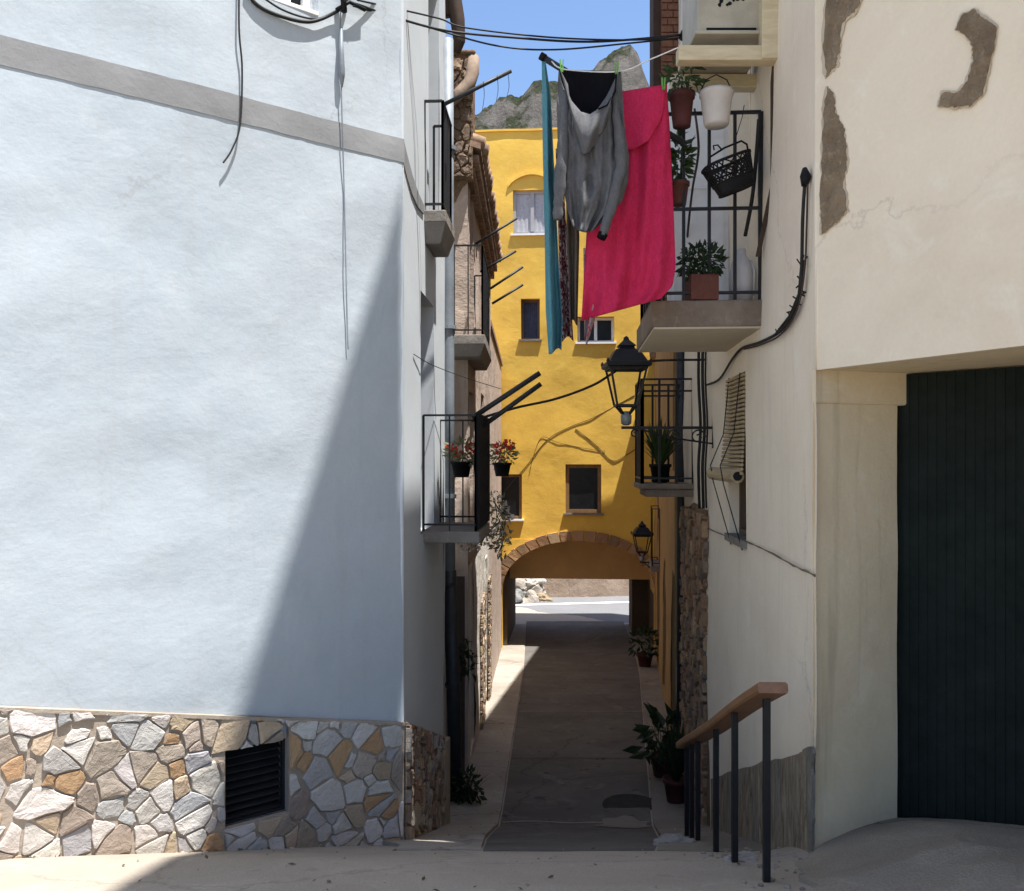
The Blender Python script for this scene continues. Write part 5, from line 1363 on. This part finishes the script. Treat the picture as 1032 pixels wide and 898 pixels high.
# worn joints and a paler repair across the lane
for k, yj in enumerate((7.7, 10.1, 13.0, 16.2)):
    mb = MB(); n = 26; vs = []
    for i in range(n+1):
        l, r_ = interp(LB, yj)+.03, interp(RB, yj)-.03; x_ = l+(r_-l)*i/n; y_ = yj+.03*noise.noise(V((x_*3,k,0))); w_ = .012+.008*noise.noise(V((x_*5,k,3)))
        vs += [V((x_,y_-w_,gz(x_,y_-w_)+.011)), V((x_,y_+w_,gz(x_,y_+w_)+.011))]
    mb.add(vs, [(2*i,2*i+2,2*i+3,2*i+1) for i in range(n)])
    mb.build('road_joint', M['asphalt'] if k % 2 else M['mortar'])['kind'] = 'structure'
rnd = random.Random(31); P = [(.98+.24*math.cos(a)*rnd.uniform(.75,1.2), 7.55+.36*math.sin(a)*rnd.uniform(.75,1.2)) for a in [i*.35 for i in range(18)]]
mb = MB(); mb.add([V((x_,y_,gz(x_,y_)+.0115)) for x_, y_ in P]+[V((.98,7.55,gz(.98,7.55)+.0115))], [(i,(i+1) % 18,18) for i in range(18)])
mb.build('road_patch', M['sidewalk'])['kind'] = 'structure'

# dry leaves, grit and scraps along the wall feet
rnd = random.Random(99); mb = MB()
for i in range(420):
    k = rnd.random()
    if k < .30: y_ = rnd.uniform(5.8, 15); x_ = interp(LB, y_)-abs(rnd.gauss(0, .16))
    elif k < .55: y_ = rnd.uniform(5.4, 15); x_ = interp(RB, y_)+abs(rnd.gauss(0, .16))
    elif k < .80: y_ = rnd.uniform(3.3, 4.9); x_ = rnd.uniform(-1.8, 1.1)
    else:
        q_ = rnd.uniform(3.2, 6.2); pw = P0.lerp(C1, q_/6.4)+V((WF.n.x, WF.n.y, 0))*abs(rnd.gauss(.05, .05)); x_, y_ = pw.x, pw.y
    z_ = gz(x_, y_)+.036 if (y_ > 5.4 and k < .55) else gz(x_, y_)+.006
    r_ = rnd.choice((.004,.006,.008,.012,.018))*rnd.uniform(.6,1.2); a_ = rnd.uniform(0, 6.28); mb.col = rnd.choice(((.20,.14,.07),(.12,.09,.05),(.30,.25,.18),(.10,.10,.04),(.42,.38,.32)))
    d1 = V((math.cos(a_), math.sin(a_), rnd.uniform(-.1,.3)))*r_; d2 = V((-math.sin(a_), math.cos(a_), rnd.uniform(-.1,.2)))*r_*.5; c_ = V((x_,y_,z_))
    mb.add([c_-d1, c_+d2, c_+d1, c_-d2, c_+V((0,0,r_*.35))], [(0,1,4),(1,2,4),(2,3,4),(3,0,4)])
mb.col = None
tag(mb.build('litter', M['rubble']), 'dry leaf scraps and grit scattered along the wall feet', None, None, 'stuff')
# ================================================================== MOUNTAIN
OUT = [(100,180),(300,142),(440,130),(480,121),(505,108),(530,96),(560,88),(592,75),(612,62),(621,53),(633,53),(641,66),(647,82),(656,104),(700,128),(800,150),(1000,190)]
HD = 330.0
prof_h = [((px-CX)*HD/F, (HY-py)*HD/F) for px, py in OUT]
def ridge(x):
    if x <= prof_h[0][0]: return prof_h[0][1]
    for (a, ha), (b, hb) in zip(prof_h, prof_h[1:]):
        if x <= b: return ha+(hb-ha)*(x-a)/(b-a)
    return prof_h[-1][1]
def hz(x, y):
    d = y-HD; p = V((x*.035, y*.035, 0))
    base = ridge(x+2.5*noise.noise(V((x*.05, y*.05, 5))))*1.015+2.5*noise.noise(V((x*.16,1,9)))
    fall = math.exp(-(d/95)**2) if d > 0 else math.exp(-(d/75)**2)*.9+.1*math.exp(-(d/12)**2)
    h = base*fall
    rough_ = 9.0*(1-math.exp(-(d/14)**2))+1.6
    h += rough_*fbm(p*2, 6)+1.3*noise.noise(V((x*.3,y*.3,2)))+.7*noise.noise(V((x*.8,y*.8,4)))
    return EYE+h-4*(1-fall)
grid_mesh(rng(-60,110,.8)+[120,150,210], rng(150,400,2.0)+[430,480,540,600] , hz, 'hill', M['hill'])

# ================================================================== SKY, SUN, CAMERA
S = V((.2366, -.18, 1)).normalized()
el = math.asin(S.z); az = math.atan2(S.x, S.y)
wd = bpy.data.worlds.new('World'); scene.world = wd; wd.use_nodes = True
t = wd.node_tree; bg = t.nodes['Background']
sk = t.nodes.new('ShaderNodeTexSky'); sk.sky_type = 'NISHITA'; sk.sun_disc = False
sk.sun_elevation = el; sk.sun_rotation = az; sk.air_density = 1.0; sk.dust_density = 1.0; sk.ozone_density = 4.0; sk.altitude = 300
t.links.new(sk.outputs[0], bg.inputs['Color']); bg.inputs['Strength'].default_value = .105
sun = bpy.data.lights.new('sun', 'SUN'); sun.energy = 4.7; sun.angle = R(.53); sun.color = (1, .975, .94)
so = bpy.data.objects.new('sun', sun); COL.objects.link(so); so.rotation_euler = (-S).to_track_quat('-Z', 'Y').to_euler(); so.location = (0,0,40)
cam = bpy.data.cameras.new('camera'); co = bpy.data.objects.new('camera', cam); COL.objects.link(co)
co.location = (0,0,EYE); co.rotation_euler = (R(90),0,0); cam.sensor_width = 36; cam.lens = 36*F/1032
cam.shift_y = (HY-449)/1032; cam.clip_start = .05; cam.clip_end = 6000
scene.camera = co
vs_ = scene.view_settings; vs_.view_transform = 'Standard'; vs_.look = 'None'; vs_.exposure = 1.25; vs_.gamma = 1; vs_.use_curve_mapping = False
cy = scene.cycles; cy.max_bounces = 10; cy.diffuse_bounces = 6; cy.use_denoising = True; cy.transparent_max_bounces = 16
cy.caustics_reflective = False; cy.caustics_refractive = False
